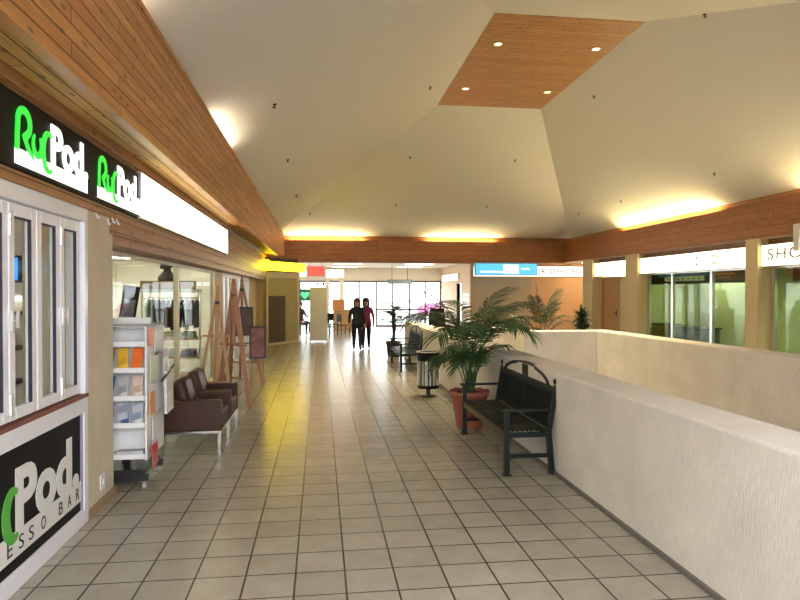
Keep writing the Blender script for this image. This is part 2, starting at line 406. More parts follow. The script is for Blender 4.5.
# shopfront wall: headers, pillar, partitions
wl = MB()
wl.box(XW - .14, XW - .015, -4, 5.0, 2.32, 2.90)
wl.box(XW - .14, XW - .015, 5.0, 20.7, 2.14, 2.90)
wl.box(XW - .015, XW + .03, -4, 20.7, 2.35, 2.425)
wl.box(XW - .015, XW + .015, 5.58, 20.7, 2.22, 2.36)
wl.box(XG - .08, XW - .14, 5.58, 20.7, 2.14, 2.2)
struct('wall_left', wl, M['header'], bevel=.006)
struct('wall_pillar', MB().box(-2.2, XW, 5.0, 5.56, 0, 2.36).box(-2.2, XW - .008, 5.56, 5.66, 0, 2.36), M['plaster'], bevel=.008)
struct('wall_shop_divider', MB().box(-6.2, -2.2, 5.1, 5.4, 0, ZS), M['cream_flat'])
struct('wall_shop_back', MB().box(-6.3, -6.2, -4, 32, 0, ZS + .1), M['cream_flat'])
struct('wall_shop_end', MB().box(-6.2, XG - .1, 20.3, 20.5, 0, ZS), M['cream_flat'])
struct('ceiling_shop', MB().box(-6.2, XW - .12, 5.4, 20.5, 2.75, 2.85), M['cream_flat'])
struct('ceiling_cafe_bar', MB().box(-6.2, XW - .14, -4, 5.1, 2.45, 2.55), M['pine_yx'])
struct('wall_timber_panel', MB().box(XG - .05, XG + .03, 12.55, 13.55, 0, 2.14), M['cream'])
struct('wall_plain', MB().box(XG - .05, XG + .02, 18.3, 20.9, 0, ZS), M['cream'])

struct('wall_daylight_block', MB().box(2.6, 12.4, -4.1, -4, -3.4, ZS + .1).box(-6.2, -1.9, -4.1, -4, 0, ZS + .1), M['cream_flat'])  # unseen wall added to block daylight on the stair well side
struct('wall_lower', MB().box(1.9, 2.0, -4, 14, -3.4, -.21).box(6.2, 6.3, -4, 14, -3.4, -.21).box(2, 6.2, 13.9, 14, -3.4, -.21), M['cream_flat'])
# parapets round the stair well
def para(name, x0, x1, y0, y1):
    m = MB().box(x0, x1, y0, y1, -3.2, .965)
    return struct(name, m, M['stucco'], bevel=.02)
para('wall_parapet', 2.22, 2.6, -4, 16.5)
para('wall_parapet_opposite', 5.5, 5.88, -4, 12.4)
para('wall_parapet_return', 3.97, 5.5, 12.0, 12.38)
para('wall_parapet_end', 2.6, 4.3, 13.4, 13.75)
para('wall_parapet_step', 3.97, 4.3, 12.38, 13.4)
struct('baseboard_parapet', MB().box(2.195, 2.22, -4, 16.5, 0, .03), plain('grey_kerb_strip', (.16, .14, .12), .5))
struct('baseboard_pillar', MB().box(XW, XW + .012, 5.0, 5.66, 0, .07), plain('tan_skirting', (.33, .22, .12), .5))

# opposite shopfront wall
wr = MB()
for a, b in ((13.4, 13.82), (18.95, 19.75), (22.3, 23.15), (6.0, 6.5)):
    wr.box(XR - .03, XRW + .05, a, b, 0, ZS)
struct('wall_right', wr, M['cream'], bevel=.006)
struct('wall_right_header', MB().box(XRW - .08, XRW + .1, 6.5, 22.3, 2.33, ZS), M['header'])
struct('wall_right_near', MB().box(XRW, XRW + .1, -4, 6.0, 0, ZS), M['cream'])
struct('wall_right_door_bay', MB().box(XRW, XRW + .1, 19.75, 20.85, 0, 2.3).box(XRW, XRW + .1, 22.2, 22.3, 0, 2.3).box(XRW, 11.3, 23.05, 23.15, 0, ZS).box(11.2, 11.3, 23.15, 25.4, 0, ZS), M['cream'])
struct('wall_right_shop_back', MB().box(12.3, 12.4, 6, 20.2, 0, ZS).box(XRW + .1, 12.3, 20.0, 20.2, 0, ZS).box(XRW + .1, 12.3, 6.2, 6.4, 0, ZS).box(XRW + .1, 12.3, 13.5, 13.65, 0, ZS), M['palegreen'])
struct('ceiling_right_shop', MB().box(XRW + .1, 12.4, 6, 20.2, 2.75, 2.85), M['cream_flat'])
struct('trim_15', MB().box(11.0, 11.15, 6.4, 20, 2.0, 2.75), M['bustmat'])

# end wall on the far side: panels and corner
struct('wall_far_right', MB().box(8.75, 11.3, 25.4, 25.55, 0, ZS + .5), M['peach'])
struct('wall_far_panel', MB().box(6.2, 8.75, 25.4, 25.55, 0, ZS + .5), M['beigepanel'])
struct('wall_far_side', MB().box(6.2, 6.35, 25.55, 27.2, 0, ZS).box(6.2, 6.35, 27.2, 28.2, 2.15, ZS).box(6.2, 6.35, 28.2, 32, 0, ZS), plain('pale_peach_paint', (.78, .58, .42), .7))
struct('trim_16', MB().box(6.18, 6.36, 27.1, 27.2, 0, 2.25).box(6.18, 6.36, 28.2, 28.3, 0, 2.25).box(6.12, 6.2, 25.3, 25.5, 0, ZS), M['cream'])
struct('wall_far_room', MB().box(7.2, 7.3, 26, 30, 0, ZS), M['cream_flat'])
struct('wall_far_header', MB().box(-6.2, 6.4, 32.0, 32.2, 2.34, ZS + .1), M['cream_flat'])

# glazed entrance at the far end
w2 = tag(MB().box(-6.2, 6.3, 31.98, 32.1, 2.26, 2.34).build('window_2', M['brownpanel']), kind='structure')
for x in (-4.2, -2.6, -1.0, 1.98, 2.85, 3.67, 4.55, 5.37, 6.17):
    MB().box(x - .04, x + .04, 31.98, 32.08, 0, 2.27).build('mullion', M['brownpanel'], w2)
MB().box(2.85, 5.37, 31.97, 32.08, .84, .92).box(2.85, 5.37, 31.97, 32.08, 0, .09).box(1.16, 1.98, 31.97, 32.08, 2.02, 2.08).box(5.37, 6.17, 31.97, 32.08, 2.02, 2.08).build('rail', M['brownpanel'], w2)
MB().box(.28, .48, 31.9, 32.12, 0, ZS).box(.98, 1.18, 31.9, 32.12, 0, ZS).build('post', M['cream_flat'], w2)
MB().box(-6.2, 6.2, 32.02, 32.028, 0, 2.27).build('pane', M['sky_glass'], w2)

# shop glazing with aluminium mullions
w3 = tag(MB().box(XG - .03, XG + .03, 5.58, 12.5, 2.10, 2.14).box(XG - .03, XG + .03, 5.58, 12.5, 0, .1).build('window_3', M['alucream'], bevel=.004), kind='structure')
for y in (5.62, 9.4, 12.45): MB().box(XG - .035, XG + .035, y - .035, y + .035, .1, 2.10).build('mullion', M['alucream'], w3)
MB().box(XG - .004, XG + .002, 5.6, 12.45, .1, 2.10).build('pane', M['glass'], w3)
w4 = tag(MB().box(XG - .03, XG + .03, 13.55, 18.3, 2.06, 2.14).box(XG - .03, XG + .03, 13.55, 18.3, 0, .08).build('window_4', M['alucream'], bevel=.004), kind='structure')
for y in (13.6, 14.2, 16.1, 16.7, 18.2): MB().box(XG - .04, XG + .05, y - .06, y + .06, .08, 2.06).build('mullion', M['alu'], w4)
MB().box(XG - .004, XG + .002, 13.6, 18.2, .08, 2.06).build('pane', M['glass'], w4)

# opposite shop windows
w5 = tag(MB().box(XRW - .03, XRW + .03, 13.82, 18.95, 2.29, 2.33).box(XRW - .03, XRW + .03, 13.82, 18.95, 0, .15).build('window_5', M['alu'], bevel=.004), kind='structure')
for y in (13.95, 15.62, 17.5, 18.85): MB().box(XRW - .04, XRW + .04, y - .05, y + .05, .15, 2.29).build('mullion', M['alu'], w5)
MB().box(XRW - .004, XRW + .004, 13.9, 18.9, .15, 2.29).build('pane', M['greenglass'], w5)
w6 = tag(MB().box(XRW - .03, XRW + .03, 6.5, 13.4, 2.29, 2.33).box(XRW - .03, XRW + .03, 6.5, 13.4, 0, .15).build('window_6', M['alu'], bevel=.004), kind='structure')
for y in (8.6, 10.8, 13.3): MB().box(XRW - .04, XRW + .04, y - .05, y + .05, .15, 2.29).build('mullion', M['alu'], w6)
MB().box(XRW - .004, XRW + .004, 6.5, 13.3, .15, 2.29).build('pane', M['greenglass'], w6)

# timber door in the opposite wall
d1 = tag(MB().box(XRW - .02, XRW + .06, 20.85, 22.2, 2.2, 2.3).box(XRW - .02, XRW + .06, 20.85, 20.93, 0, 2.2).box(XRW - .02, XRW + .06, 22.12, 22.2, 0, 2.2).build('door_1', M['easelpale'], bevel=.004), kind='structure')
MB().box(XRW + .005, XRW + .05, 20.93, 22.12, 0.01, 2.2).build('door_leaf', M['easelpale'], d1)
MB().cyl((XRW - .06, 21.1, 1.0), (XRW, 21.1, 1.0), .018).bar((XRW - .06, 21.1, 1.0), (XRW - .06, 21.24, 1.0), .025).box(XRW - .005, XRW + .006, 21.07, 21.13, .88, 1.12).build('handle', M['blackmetal'], d1)

# ---------------------------------------------------------------- espresso bar: folding windows and panels
w1 = tag(MB().box(XW - .12, XW + .02, -.5, 5.0, 2.25, 2.35).box(XW - .12, XW + .02, 4.93, 5.0, .97, 2.25).build('window_1', M['white'], bevel=.008), kind='structure')
for k in range(6):
    y0 = 2.77 + .36 * k; y1 = y0 + .35
    s = MB().box(XW - .05, XW - .01, y0, y0 + .07, .98, 2.245).box(XW - .05, XW - .01, y1 - .07, y1, .98, 2.245).box(XW - .05, XW - .01, y0 + .07, y1 - .07, .98, 1.05).box(XW - .05, XW - .01, y0 + .07, y1 - .07, 2.165, 2.245).build('sash', M['white'], w1, bevel=.006)
    MB().box(XW - .028, XW - .009, y1 - .079, y1 - .069, 1.05, 2.165).box(XW - .028, XW - .009, y0 + .069, y1 - .07, 2.157, 2.168).build('gasket', M['gasket'], s)
    MB().box(XW - .030, XW - .026, y0 + .07, y1 - .075, 1.05, 2.165).build('pane', M['glass'], s)
    if k % 2:
        MB().box(XW - .012, XW + .006, y0 + .0, y0 + .03, 1.5, 1.62).cyl((XW + .006, y0 + .015, 1.56), (XW + .03, y0 + .015, 1.56), .008, n=8).bar((XW + .03, y0 + .015, 1.52), (XW + .03, y0 + .015, 1.62), .014).build('latch', M['alu'], s)
        MB().cyl((XW - .004, y0 - .005, 2.05), (XW - .004, y0 - .005, 2.17), .013, n=8).cyl((XW - .004, y0 - .005, 1.02), (XW - .004, y0 - .005, 1.14), .013, n=8).build('hinge', M['alu'], s)
struct('trim_17', MB().box(XW - .16, XW + .022, -.5, 5.0, .942, .968), M['sill'], bevel=.006)
struct('trim_18', MB().box(XW - .12, XW + .015, -.5, 5.0, .83, .942).box(XW - .12, XW + .015, 4.92, 5.0, 0, .83).box(XW - .12, XW + .015, -.5, 4.92, 0, .115), M['white'], bevel=.006)
struct('trim_19', MB().box(XW - .1, XW + .004, 4.89, 4.92, .115, .83), plain('grey_violet_jamb', (.28, .26, .36), .5))

def roc(F, d, s, name, mat, par, wide=.047, o_at=.285):
    """the green part of the lettering: hand-drawn R, o, c"""
    m = MB()
    w = wide * s; S = lambda P: [(p[0] * s, p[1] * s) for p in P]
    m.ribbon(S([(.015, -.01), (.018, .08), (.026, .15)] + arc(.105, .165, .08, .075, 165, -60, 14) + [(.115, .085)]), w, F, d)
    m.ribbon(S([(.10, .10), (.135, .05), (.17, .012), (.205, -.008), (.235, -.03)]), [w * .9, w * .8, w * .7, w * .5, w * .2], F, d)
    m.build(name, mat, par); m = MB()
    m.ribbon(S(arc(o_at, .075, .058, .070, 130, 405, 16)), [w * (.35 + .6 * math.sin(PI * (k + .5) / 17)) for k in range(17)], F, d)
    m.build(name, mat, par); m = MB()
    m.ribbon(S(arc(.455, .06, .085, .125, 62, 300, 16)), [w * (.3 + .85 * math.sin(PI * (k + .5) / 17)) for k in range(17)], F, d)
    return m.build(name, mat, par)

def logo(par, x, y, z, s, lit):
    """green and white logotype over a white band"""
    F = F_left(x, y, z)
    L, G = (M['emit_letter'], M['emit_green']) if lit else (M['whiteink'], M['greenpaint'])
    MB().prism([(0, -.095 * s), (1.16 * s, -.095 * s), (1.16 * s, 0.0), (0, 0)], F, .004).build('band', L, par)
    text('lettering', 'Pod.', L, F_left(x + .002, y + .50 * s, z - .005 * s), .66 * s, .27 * s, par, bold=.035, depth=.006)
    roc(F_left(x + .004, y, z), .008, s, 'script_lettering', G, par)

# long black lit fascia sign
sg = thing('lightbox_sign', 'long black lit sign with two green and white coffee logos above the folding windows', 'sign', (0, 0, 0))
MB().box(XW + .0, XW + .035, -1.0, 6.27, 2.43, 2.855).build('panel', M['black'], sg)
logo(sg, XW + .036, 3.82, 2.55, .965, True)
logo(sg, XW + .036, 5.16, 2.555, .955, True)
for k in (0, 1):
    F = F_left(XW + .041, (3.90, 5.27)[k] + .55, 2.505)
    for wd_, u_, l_ in (('ESPRESSO', 0, .38), ('BAR', .43, .14)):
        text('small_lettering', wd_, emit('band_letter_%d%s' % (k, wd_), (.9, .86, .6), .5), F_left(XW + .041, (3.82, 5.16)[k] + .53 + u_, 2.48), l_, .04, sg, depth=.002)

sp = thing('counter_sign_panel', 'black espresso bar panel with big white and green lettering under the folding windows', 'sign panel')
MB().box(XW - .03, XW - .005, -.5, 4.89, .115, .83).build('panel', M['black'], sp)
F = F_left(XW - .004, 0, 0)
MB().box(XW - .005, XW - .002, 2.3, 4.89, .185, .335).build('band', M['whiteink'], sp)
text('lettering', 'Pod.', M['whiteink'], F_left(XW - .004, 3.89, .315), .96, .385, sp, bold=.04, depth=.004)
roc(F_left(XW - .003, 3.365, .375), .005, 1.1, 'script_lettering', M['greenpaint'], sp, .072, .20)
for ch, y in zip('ESPRESSOBAR', (3.23, 3.37, 3.51, 3.66, 3.81, 3.95, 4.08, 4.25, 4.52, 4.67, 4.82)):
    text('band_lettering', ch, M['blackink'], F_left(XW - .0015, y - .025, .215), .062, .085, sp, depth=.002)

# white lit sign over the glazed shop
ls = thing('lightbox_sign', 'long glowing white sign box above the clothes shop window', 'sign')
MB().box(XW - .0, XW + .06, 6.28, 11.95, 2.43, 2.88).build('case', M['alu'], ls)
MB().box(XW + .06, XW + .066, 6.30, 11.93, 2.445, 2.865).build('diffuser', M['emit_white'], ls)
g = MB(); F = F_left(XW + .066, 6.45, 2.51)
g.ribbon([(0, 0), (0, .3)], .012, F, .002).ribbon([(0, .3), (.16, .3)], .012, F, .002).ribbon([(.16, .3), (.16, 0)], .012, F, .002).ribbon([(.03, .1), (.07, .04), (.13, .1)], .02, F, .002)
g.build('emblem', emit('emblem_ink', (.6, .5, .4), .42), ls)

# hooks under the header by the pillar
hk = None
for (y, z), lab in zip(((5.12, 2.32), (5.38, 2.30), (5.5, 2.325), (5.62, 2.325)), ('on the pillar side', 'second from the folding windows', 'third from the folding windows', 'furthest along towards the clothes shop')):
    h = MB().tube([(XW + .035, y, z + .02), (XW + .045, y, z), (XW + .048, y, z - .018), (XW + .055, y + .006, z - .024), (XW + .06, y + .01, z - .012)], .006, 6).build('hanging_hook', M['white'])
    tag(h, 'tiny white hook under the timber header, ' + lab, 'hook', 'hooks under the header')

# outlet on pillar
ot = thing('power_outlet', 'small white power outlet low on the beige pillar', 'outlet', (XW, 5.33, .2))
MB().box(0.001, .012, -.05, .05, -.06, .06).build('plate', M['white'], ot, bevel=.003); MB().box(.012, .02, -.012, .012, -.02, .02).build('switch', M['white'], ot)

# inside the espresso bar, seen through the folding windows
sh = thing('wall_shelf', 'dark timber wall shelf of bottles inside the espresso bar', 'shelf', (0, 0, 0))
for z in (1.05, 1.30, 1.56): MB().box(-3.2, -2.2, 4.82, 5.1, z, z + .025).build('shelf_board', M['bustmat'], sh)
for i in range(14):
    x = -2.28 - (i % 7) * .13; z = 1.075 if i < 7 else 1.325; h = .17 + .04 * ((i * 5) % 3) / 3
    b = thing('bottle', 'dark bottle on the %s shelf inside the espresso bar, number %s from the window' % (('lowest', 'middle')[i // 7], ('one', 'two', 'three', 'four', 'five', 'six', 'seven')[i % 7]), 'bottle', (x, 4.95, z), 0, 'bottles inside the espresso bar')
    MB().lathe([(.035, 0), (.035, h * .6), (.014, h * .8), (.014, h * .93)], n=14).build('bottle_body', plain('bottle_%d' % i, random.choice([(.02, .03, .02), (.06, .03, .02), (.25, .22, .18), (.03, .03, .05)]), .15), b)
    MB().cyl((0, 0, h * .93), (0, 0, h), .016, n=10).build('cap', M['chrome'], b)
sn = thing('menu_sign', 'glowing blue menu screen inside the espresso bar', 'screen')
MB().box(-2.75, -2.22, 5.03, 5.1, 1.80, 2.0).build('bezel', M['blackmetal'], sn); MB().box(-2.73, -2.24, 5.024, 5.03, 1.815, 1.985).build('display', M['emit_screen'], sn)
lb = thing('shelf_lamp', 'white strip lamp under the blue screen inside the espresso bar', 'lamp')
MB().box(-2.9, -2.2, 5.0, 5.1, 1.70, 1.72).build('housing', M['white'], lb); MB().box(-2.88, -2.22, 5.01, 5.09, 1.66, 1.70).build('tube', M['emit_white_soft'], lb)
cmach = thing('coffee_machine', 'dark espresso machine on the bench behind the folding windows', 'coffee machine', (-2.7, 3.6, .95))
MB().box(-.25, .25, -.35, .35, .03, .42).build('machine_body', M['blackmetal'], cmach, bevel=.02)
MB().box(-.1, .28, -.33, .33, 0, .05).build('drip_tray', M['chrome'], cmach)
for y in (-.18, .18): MB().cyl((.28, y, .2), (.28, y, .26), .04, n=14).bar((.3, y, .23), (.44, y, .2), .03).build('portafilter', M['chrome'], cmach)
bb = thing('bar_counter', 'dark service bench inside the espresso bar behind the folding windows', 'counter')
MB().box(-3.1, -2.3, 0, 4.7, 0, .9).build('carcass', M['bustmat'], bb); MB().box(-3.15, -2.25, 0, 4.75, .9, .95).build('benchtop', M['chrome'], bb)

# ---------------------------------------------------------------- magazine rack
rk = thing('magazine_rack', 'white magazine rack on castors beside the beige pillar', 'rack', (-1.76, 5.72, 0))
rw = .26
MB().box(-rw, -rw + .015, 0, .6, .26, 1.42).build('side_panel', M['whitepaint'], rk)
MB().box(rw - .015, rw, 0.0, .6, .26, 1.42).build('side_panel', M['whitepaint'], rk)
MB().box(-rw + .015, rw - .015, .29, .31, .26, 1.42).build('back_panel', M['whitepaint'], rk)
MB().box(-rw - .005, rw + .005, -.005, .605, 1.42, 1.438).build('top_panel', plain('grey_edge', (.35, .35, .36), .5), rk)
for z in (.28, .555, .79, 1.035, 1.262):
    R = Matrix.Rotation(math.radians(-22), 3, 'X')
    MB().obox((0, .05, z), (rw - .017, .055, .006), Matrix.Rotation(0, 3, 'X')).box(-rw + .017, rw - .017, -.006, 0, z - .008, z + .035).obox((0, .175, z + .115), (rw - .017, .005, .13), R).build('shelf', M['whitepaint'], rk)
    MB().box(-rw + .017, rw - .017, .5, .6, z - .006, z + .006).build('shelf', M['whitepaint'], rk)
MB().box(-rw + .03, rw - .03, .03, .57, .13, .17).box(-.03, .03, .27, .33, .17, .28).box(-rw, rw, .02, .06, .07, .13).box(-rw, rw, .54, .58, .07, .13).build('base', M['blackmetal'], rk)
for x in (-.23, .23):
    for y in (.04, .56):
        c = MB().cyl((x - .014, y, .03), (x + .014, y, .03), .029, n=14).build('caster', M['alu'], rk)
        MB().box(x - .02, x + .02, y - .012, y + .012, .045, .075).build('caster_fork', M['chrome'], c)

BRO = [  # tier height, x, colours, label
    (1.035, -.185, (.75, .55, .05), (.1, .08, .05), 'yellow and black brochure'),
    (1.035, -.07, (.04, .04, .05), (.7, .45, .02), 'black brochure with a yellow band'),
    (1.035, .05, (.80, .52, .03), (.5, .25, .02), 'amber yellow brochure'),
    (1.035, .17, (.85, .20, .03), (.75, .12, .02), 'orange brochure'),
    (.79, -.185, (.03, .2, .42), (.02, .08, .2), 'blue brochure'),
    (.79, -.07, (.05, .25, .5), (.03, .03, .05), 'blue and black brochure'),
    (.79, .05, (.62, .6, .56), (.2, .22, .25), 'grey picture brochure'),
    (.79, .17, (.72, .66, .6), (.5, .3, .2), 'pale beige brochure'),
    (.555, -.185, (.6, .6, .6), (.2, .2, .3), 'white and grey leaflet'),
    (.555, -.07, (.65, .68, .7), (.03, .08, .25), 'leaflet striped white and navy'),
    (.555, .05, (.04, .07, .2), (.6, .62, .65), 'navy leaflet with white blocks'),
    (.555, .17, (.7, .7, .68), (.12, .2, .35), 'white leaflet with blue blocks')]
for i, (z, x, ca, cb, lb_) in enumerate(BRO):
    R = Matrix.Rotation(math.radians(-22), 3, 'X') @ Matrix.Rotation(math.radians(random.uniform(-5, 5)), 3, 'Y')
    tier = {1.035: 'second tier', .79: 'third tier', .555: 'fourth tier'}[z]
    t = thing('brochure', lb_ + ' in the %s of the white rack' % tier, 'brochure', (-1.76 + x, 5.72, z), 0, 'brochures in the rack')
    MB().obox((0, .048, .112), (.046, .004, .094), R).build('cover', cover('cover_%d' % i, ca, cb), t)
    MB().obox((0, .0545, .110), (.045, .003, .092), R).build('pages', M['whitepaint'], t)
for i, (x, h, lb_) in enumerate(((-.12, .035, 'short pile'), (.11, .05, 'taller pile'))):
    t = thing('newspaper', 'grey newspapers lying as a %s on the bottom tier of the rack' % lb_, 'newspaper', (-1.76 + x, 5.72, .289), 0, 'papers on the bottom tier')
    for q in range(4): MB().obox((random.uniform(-.006, .006), .058, .006 + h * q / 4), (.11, .045, h / 8.5), Matrix.Rotation(random.uniform(-.03, .03), 3, 'Z')).build('sheet', cover('news_%d%d' % (i, q), (.62, .62, .62), (.45, .46, .48), 30, .8), t)
# papers hung on the side of the rack
SIDE = [  # papers clipped to the side
  # y, z, half y, half z, colours, tilt, label
    (5.83, 1.33, .075, .075, (.85, .22, .06), (.75, .15, .03), .05, 'orange flyer at the top of the rack side'),
    (6.06, 1.28, .12, .13, (.72, .70, .66), (.5, .5, .46), -.05, 'white sheet beside the orange flyer on the rack side'),
    (5.93, 1.06, .14, .12, (.6, .66, .5), (.75, .75, .7), .04, 'pale green leaflet on the rack side'),
    (6.22, 1.02, .08, .17, (.74, .73, .7), (.35, .2, .16), .02, 'tall white sheet on the rack side by its far edge'),
    (5.85, .74, .085, .10, (.80, .32, .12), (.7, .5, .3), .0, 'orange and buff leaflet half way down the rack side'),
    (6.02, .50, .16, .13, (.74, .74, .72), (.6, .6, .58), .03, 'white leaflet low on the rack side'),
    (5.82, .30, .09, .12, (.55, .04, .03), (.75, .7, .66), .16, 'red magazine hanging at the foot of the rack side')]
for i, (y, z, hy, hz, ca, cb, tl, lb_) in enumerate(SIDE):
    o = MB().obox((0, 0, 0), (.004, hy, hz), Matrix.Rotation(tl, 3, 'X')).build('hanging_leaflet', cover('side_%d' % i, ca, cb, 9)); o.location = (-1.488 + (.03 if i in (3, 6) else 0), y, z)
    tag(o, lb_, 'leaflet', 'leaflets on the rack side')
    if i in (3, 6): MB().cyl((-.03, 0, hz * .8), (0, 0, hz * .8), .004, n=6).build('clip', M['blackmetal'], o)
t = thing('hanging_newspaper', 'white newspaper folded over the bar on the rack side', 'newspaper', (-1.425, 6.2, 0))
MB().obox((0, 0, .80), (.012, .13, .2), Matrix.Rotation(.05, 3, 'X')).build('front_page', cover('paper_hang', (.75, .75, .72), (.62, .62, .6), 16, .8), t)
MB().bar((.01, -.3, .93), (.01, .18, 1.02), .018).build('holder', M['blackmetal'], t)

# ---------------------------------------------------------------- brown club chairs
ch = thing('club_chair', 'brown leather club chair on chrome legs next to the magazine rack', 'armchair', (-1.4, 7.27, 0), 0, 'club chairs by the shop window')
MB().box(-.34, .34, -.33, .33, .215, .24).build('base_frame', M['chrome'], ch)
for x in (-.25, .325):
    for y in (-.315, .315): MB().box(x - .016, x + .016, y - .016, y + .016, 0, .222).build('leg', M['chrome'], ch)
MB().box(-.24, .345, -.24, .24, .24, .43).build('seat', M['leather'], ch, bevel=.03, seg=3)
for s in (-1, 1): MB().box(-.35, .35, s * .29 - .05, s * .29 + .05, .24, .57).build('armrest', M['leather'], ch, bevel=.018, seg=3)
MB().box(-.35, -.24, -.24, .24, .24, .64).build('backrest', M['leather'], ch, bevel=.03, seg=3)
cu_ = thing('cushion', 'plump brown leather cushion on the club chair next to the magazine rack', 'cushion', (-1.4, 7.27, 0), 0, 'cushions on the club chairs')
MB().box(-.075, .075, -.215, .215, -.16, .16).build('cushion_body', M['leather'], cu_, bevel=.06, seg=4)
cu_.children[0].location = (-.10, 0, .62); cu_.children[0].rotation_euler = (0, -.28, 0)
MB().tube([(.078, q[0] * .19, q[1] * .13) for q in ((-1, -.8), (-1, .8), (-.8, 1), (.8, 1), (1, .8), (1, -.8), (.8, -1), (-.8, -1), (-1, -.8))], .006, 6).build('piping', M['leather'], cu_.children[0])
dup(ch, (-1.4, 7.99, 0), label='brown leather club chair on chrome legs beyond the first, close to the easels')
dup(cu_, (-1.4, 7.99, 0), label='plump brown leather cushion on the club chair closer to the easels')

# ---------------------------------------------------------------- easels with pictures
def easel(label, apex, feet, rear, mat, ledge_t=.42, w=.045):
    t = thing('easel', label, 'easel', (0, 0, 0), 0, 'easels in front of the shop')
    for f in feet:
        a = Vector(apex) + (Vector(f) - Vector(apex)).normalized() * -.05
        MB().bar(f, a, w, w * .6).build('leg', mat, t, bevel=.004)
    MB().bar(rear, Vector(apex) - Vector((0, 0, .08)), w * .8, w * .6).build('rear_leg', mat, t, bevel=.004)
    l = [Vector(apex).lerp(Vector(f), ledge_t) for f in feet]
    d = (l[1] - l[0]).normalized() * .1
    MB().bar(l[0] - d, l[1] + d, .05, .03).build('ledge', mat, t, bevel=.004)
    l2 = [Vector(apex).lerp(Vector(f), .78) for f in feet]
    MB().bar(l2[0], l2[1], .03, .022).build('crossbar', mat, t)
    MB().bar(Vector(apex) + Vector((0, 0, .12)), (l[0] + l[1]) / 2, w * .8, w * .5).build('mast', mat, t, bevel=.004)
    c = MB().box(-.03, .03, -.02, .02, -.025, .025).build('clamp', M['blackmetal'], t); c.location = Vector(apex) + Vector((0, -.03, -.15))
    return t, l
easel('empty beech easel closest to the club chairs', (-1.56, 9.95, 1.72), ((-1.86, 9.75, 0), (-1.30, 9.62, 0)), (-1.72, 10.5, 0), M['easelpale'], .38)
easel('reddish easel with one long plank leg in the middle of the three', (-1.34, 10.15, 1.82), ((-1.62, 10.3, 0), (-1.07, 9.8, 0)), (-1.5, 10.75, 0), M['easel'], .5, .075)
e3, l3 = easel('easel holding the dark framed pictures, beside the angled shopfront', (-1.47, 12.25, 1.93), ((-1.78, 12.1, 0), (-1.06, 11.95, 0)), (-1.6, 12.95, 0), M['easel'], .60)
for i, (x, y, z0, hw, hh, rz, lb_, col) in enumerate(((-1.42, 12.08, .92, .17, .27, .25, 'dark framed picture standing on the ledge of the farthest easel', (.10, .05, .05)), (-1.16, 11.99, .70, .15, .30, .2, 'dark folio with a reddish sheet leaning on the foot of the picture easel', (.22, .09, .08)))):
    t = thing('picture', lb_, 'picture', (x, y, z0 if i == 0 else .0), rz, 'pictures on the easels')
    R = Matrix.Rotation(-.16, 3, 'X'); zc = hh if i == 0 else hh + .72
    if i == 1: zc = hh + .50
    MB().obox((0, -.03, zc), (hw, .012, hh), R).build('picture_frame', M['blackmetal'], t)
    MB().obox((0, -.044, zc), (hw - .03, .004, hh - .03), R).build('canvas', plain('canvas_%d' % i, col, .6, var=.9, scale=9), t)
    if i == 1:
        MB().bar((-.1, -.02, .56), (-.12, .0, 0), .02).bar((.1, -.02, .56), (.12, 0, 0), .02).build('stand', M['easel'], t)

# ---------------------------------------------------------------- clothes shop interior
rl = thing('clothes_rail', 'pale green chrome clothes rail inside the shop window', 'clothes rail', (0, 0, 0))
RX0, RX1, RY = -3.25, -2.22, 12.1
for x in (RX0, RX1): MB().cyl((x, RY, .05), (x, RY, 1.76), .022, n=12).build('post', M['chrome'], rl)
MB().box(RX0, RX1, RY - .2, RY + .2, 1.73, 1.79).build('top_shelf', plain('mint_panel', (.55, .66, .55), .5), rl, bevel=.01)
MB().cyl((RX0, RY, 1.62), (RX1, RY, 1.62), .015, n=10).build('rail', M['chrome'], rl)
for z in (.86, .52, .2): MB().box(RX0, RX1, RY - .24, RY + .24, z, z + .03).build('shelf', M['easelpale'], rl)
for x in (RX0 + .05, RX1 - .05): MB().box(x - .03, x + .03, RY - .25, RY + .25, 0, .05).build('foot', M['blackmetal'], rl)
gcols = [((.50, .60, .50), 'mint green'), ((.46, .56, .47), 'pale sage green'), ((.02, .02, .025), 'black'), ((.03, .03, .05), 'dark navy'), ((.40, .36, .32), 'grey'), ((.06, .025, .02), 'dark brown'), ((.018, .018, .02), 'jet black'), ((.02, .025, .03), 'charcoal'), ((.5, .48, .45), 'light grey'), ((.025, .02, .02), 'sooty black'), ((.05, .05, .06), 'slate')]
for i, (c, nm) in enumerate(gcols):
    x = RX0 + .12 + i * .085; h = .50 + .04 * (i % 3)
    t = thing('garment', '%s garment hanging on the clothes rail in the shop' % nm, 'garment', (x, RY, 1.62), .1 * ((i % 3) - 1), 'garments on the rail')
    m = MB(); prof = [(.02, 0, -.03), (.10, 0, -.09), (.20, 0, -.14), (.17, 0, -.3), (.18, 0, -h * .7), (.20, 0, -h)]
    nseg = 14; vs = []
    for (wd, _, z) in prof:
        for k in range(nseg):
            a = 2 * PI * k / nseg; vs.append(((.028 + .012 * math.sin(5 * a)) * math.cos(a), wd * math.sin(a), z))
    m.add(vs, [(j * nseg + k, j * nseg + (k + 1) % nseg, (j + 1) * nseg + (k + 1) % nseg, (j + 1) * nseg + k) for j in range(len(prof) - 1) for k in range(nseg)], True)
    m.build('cloth', plain('garment_%d' % i, c, .85, var=.2), t)
    MB().tube([(0, 0, -.07), (0, .012, -.035), (0, .024, -.012), (0, .022, .012), (0, .0, .024), (0, -.022, .010)], .004, 6).build('hanger', M['chrome'], t)
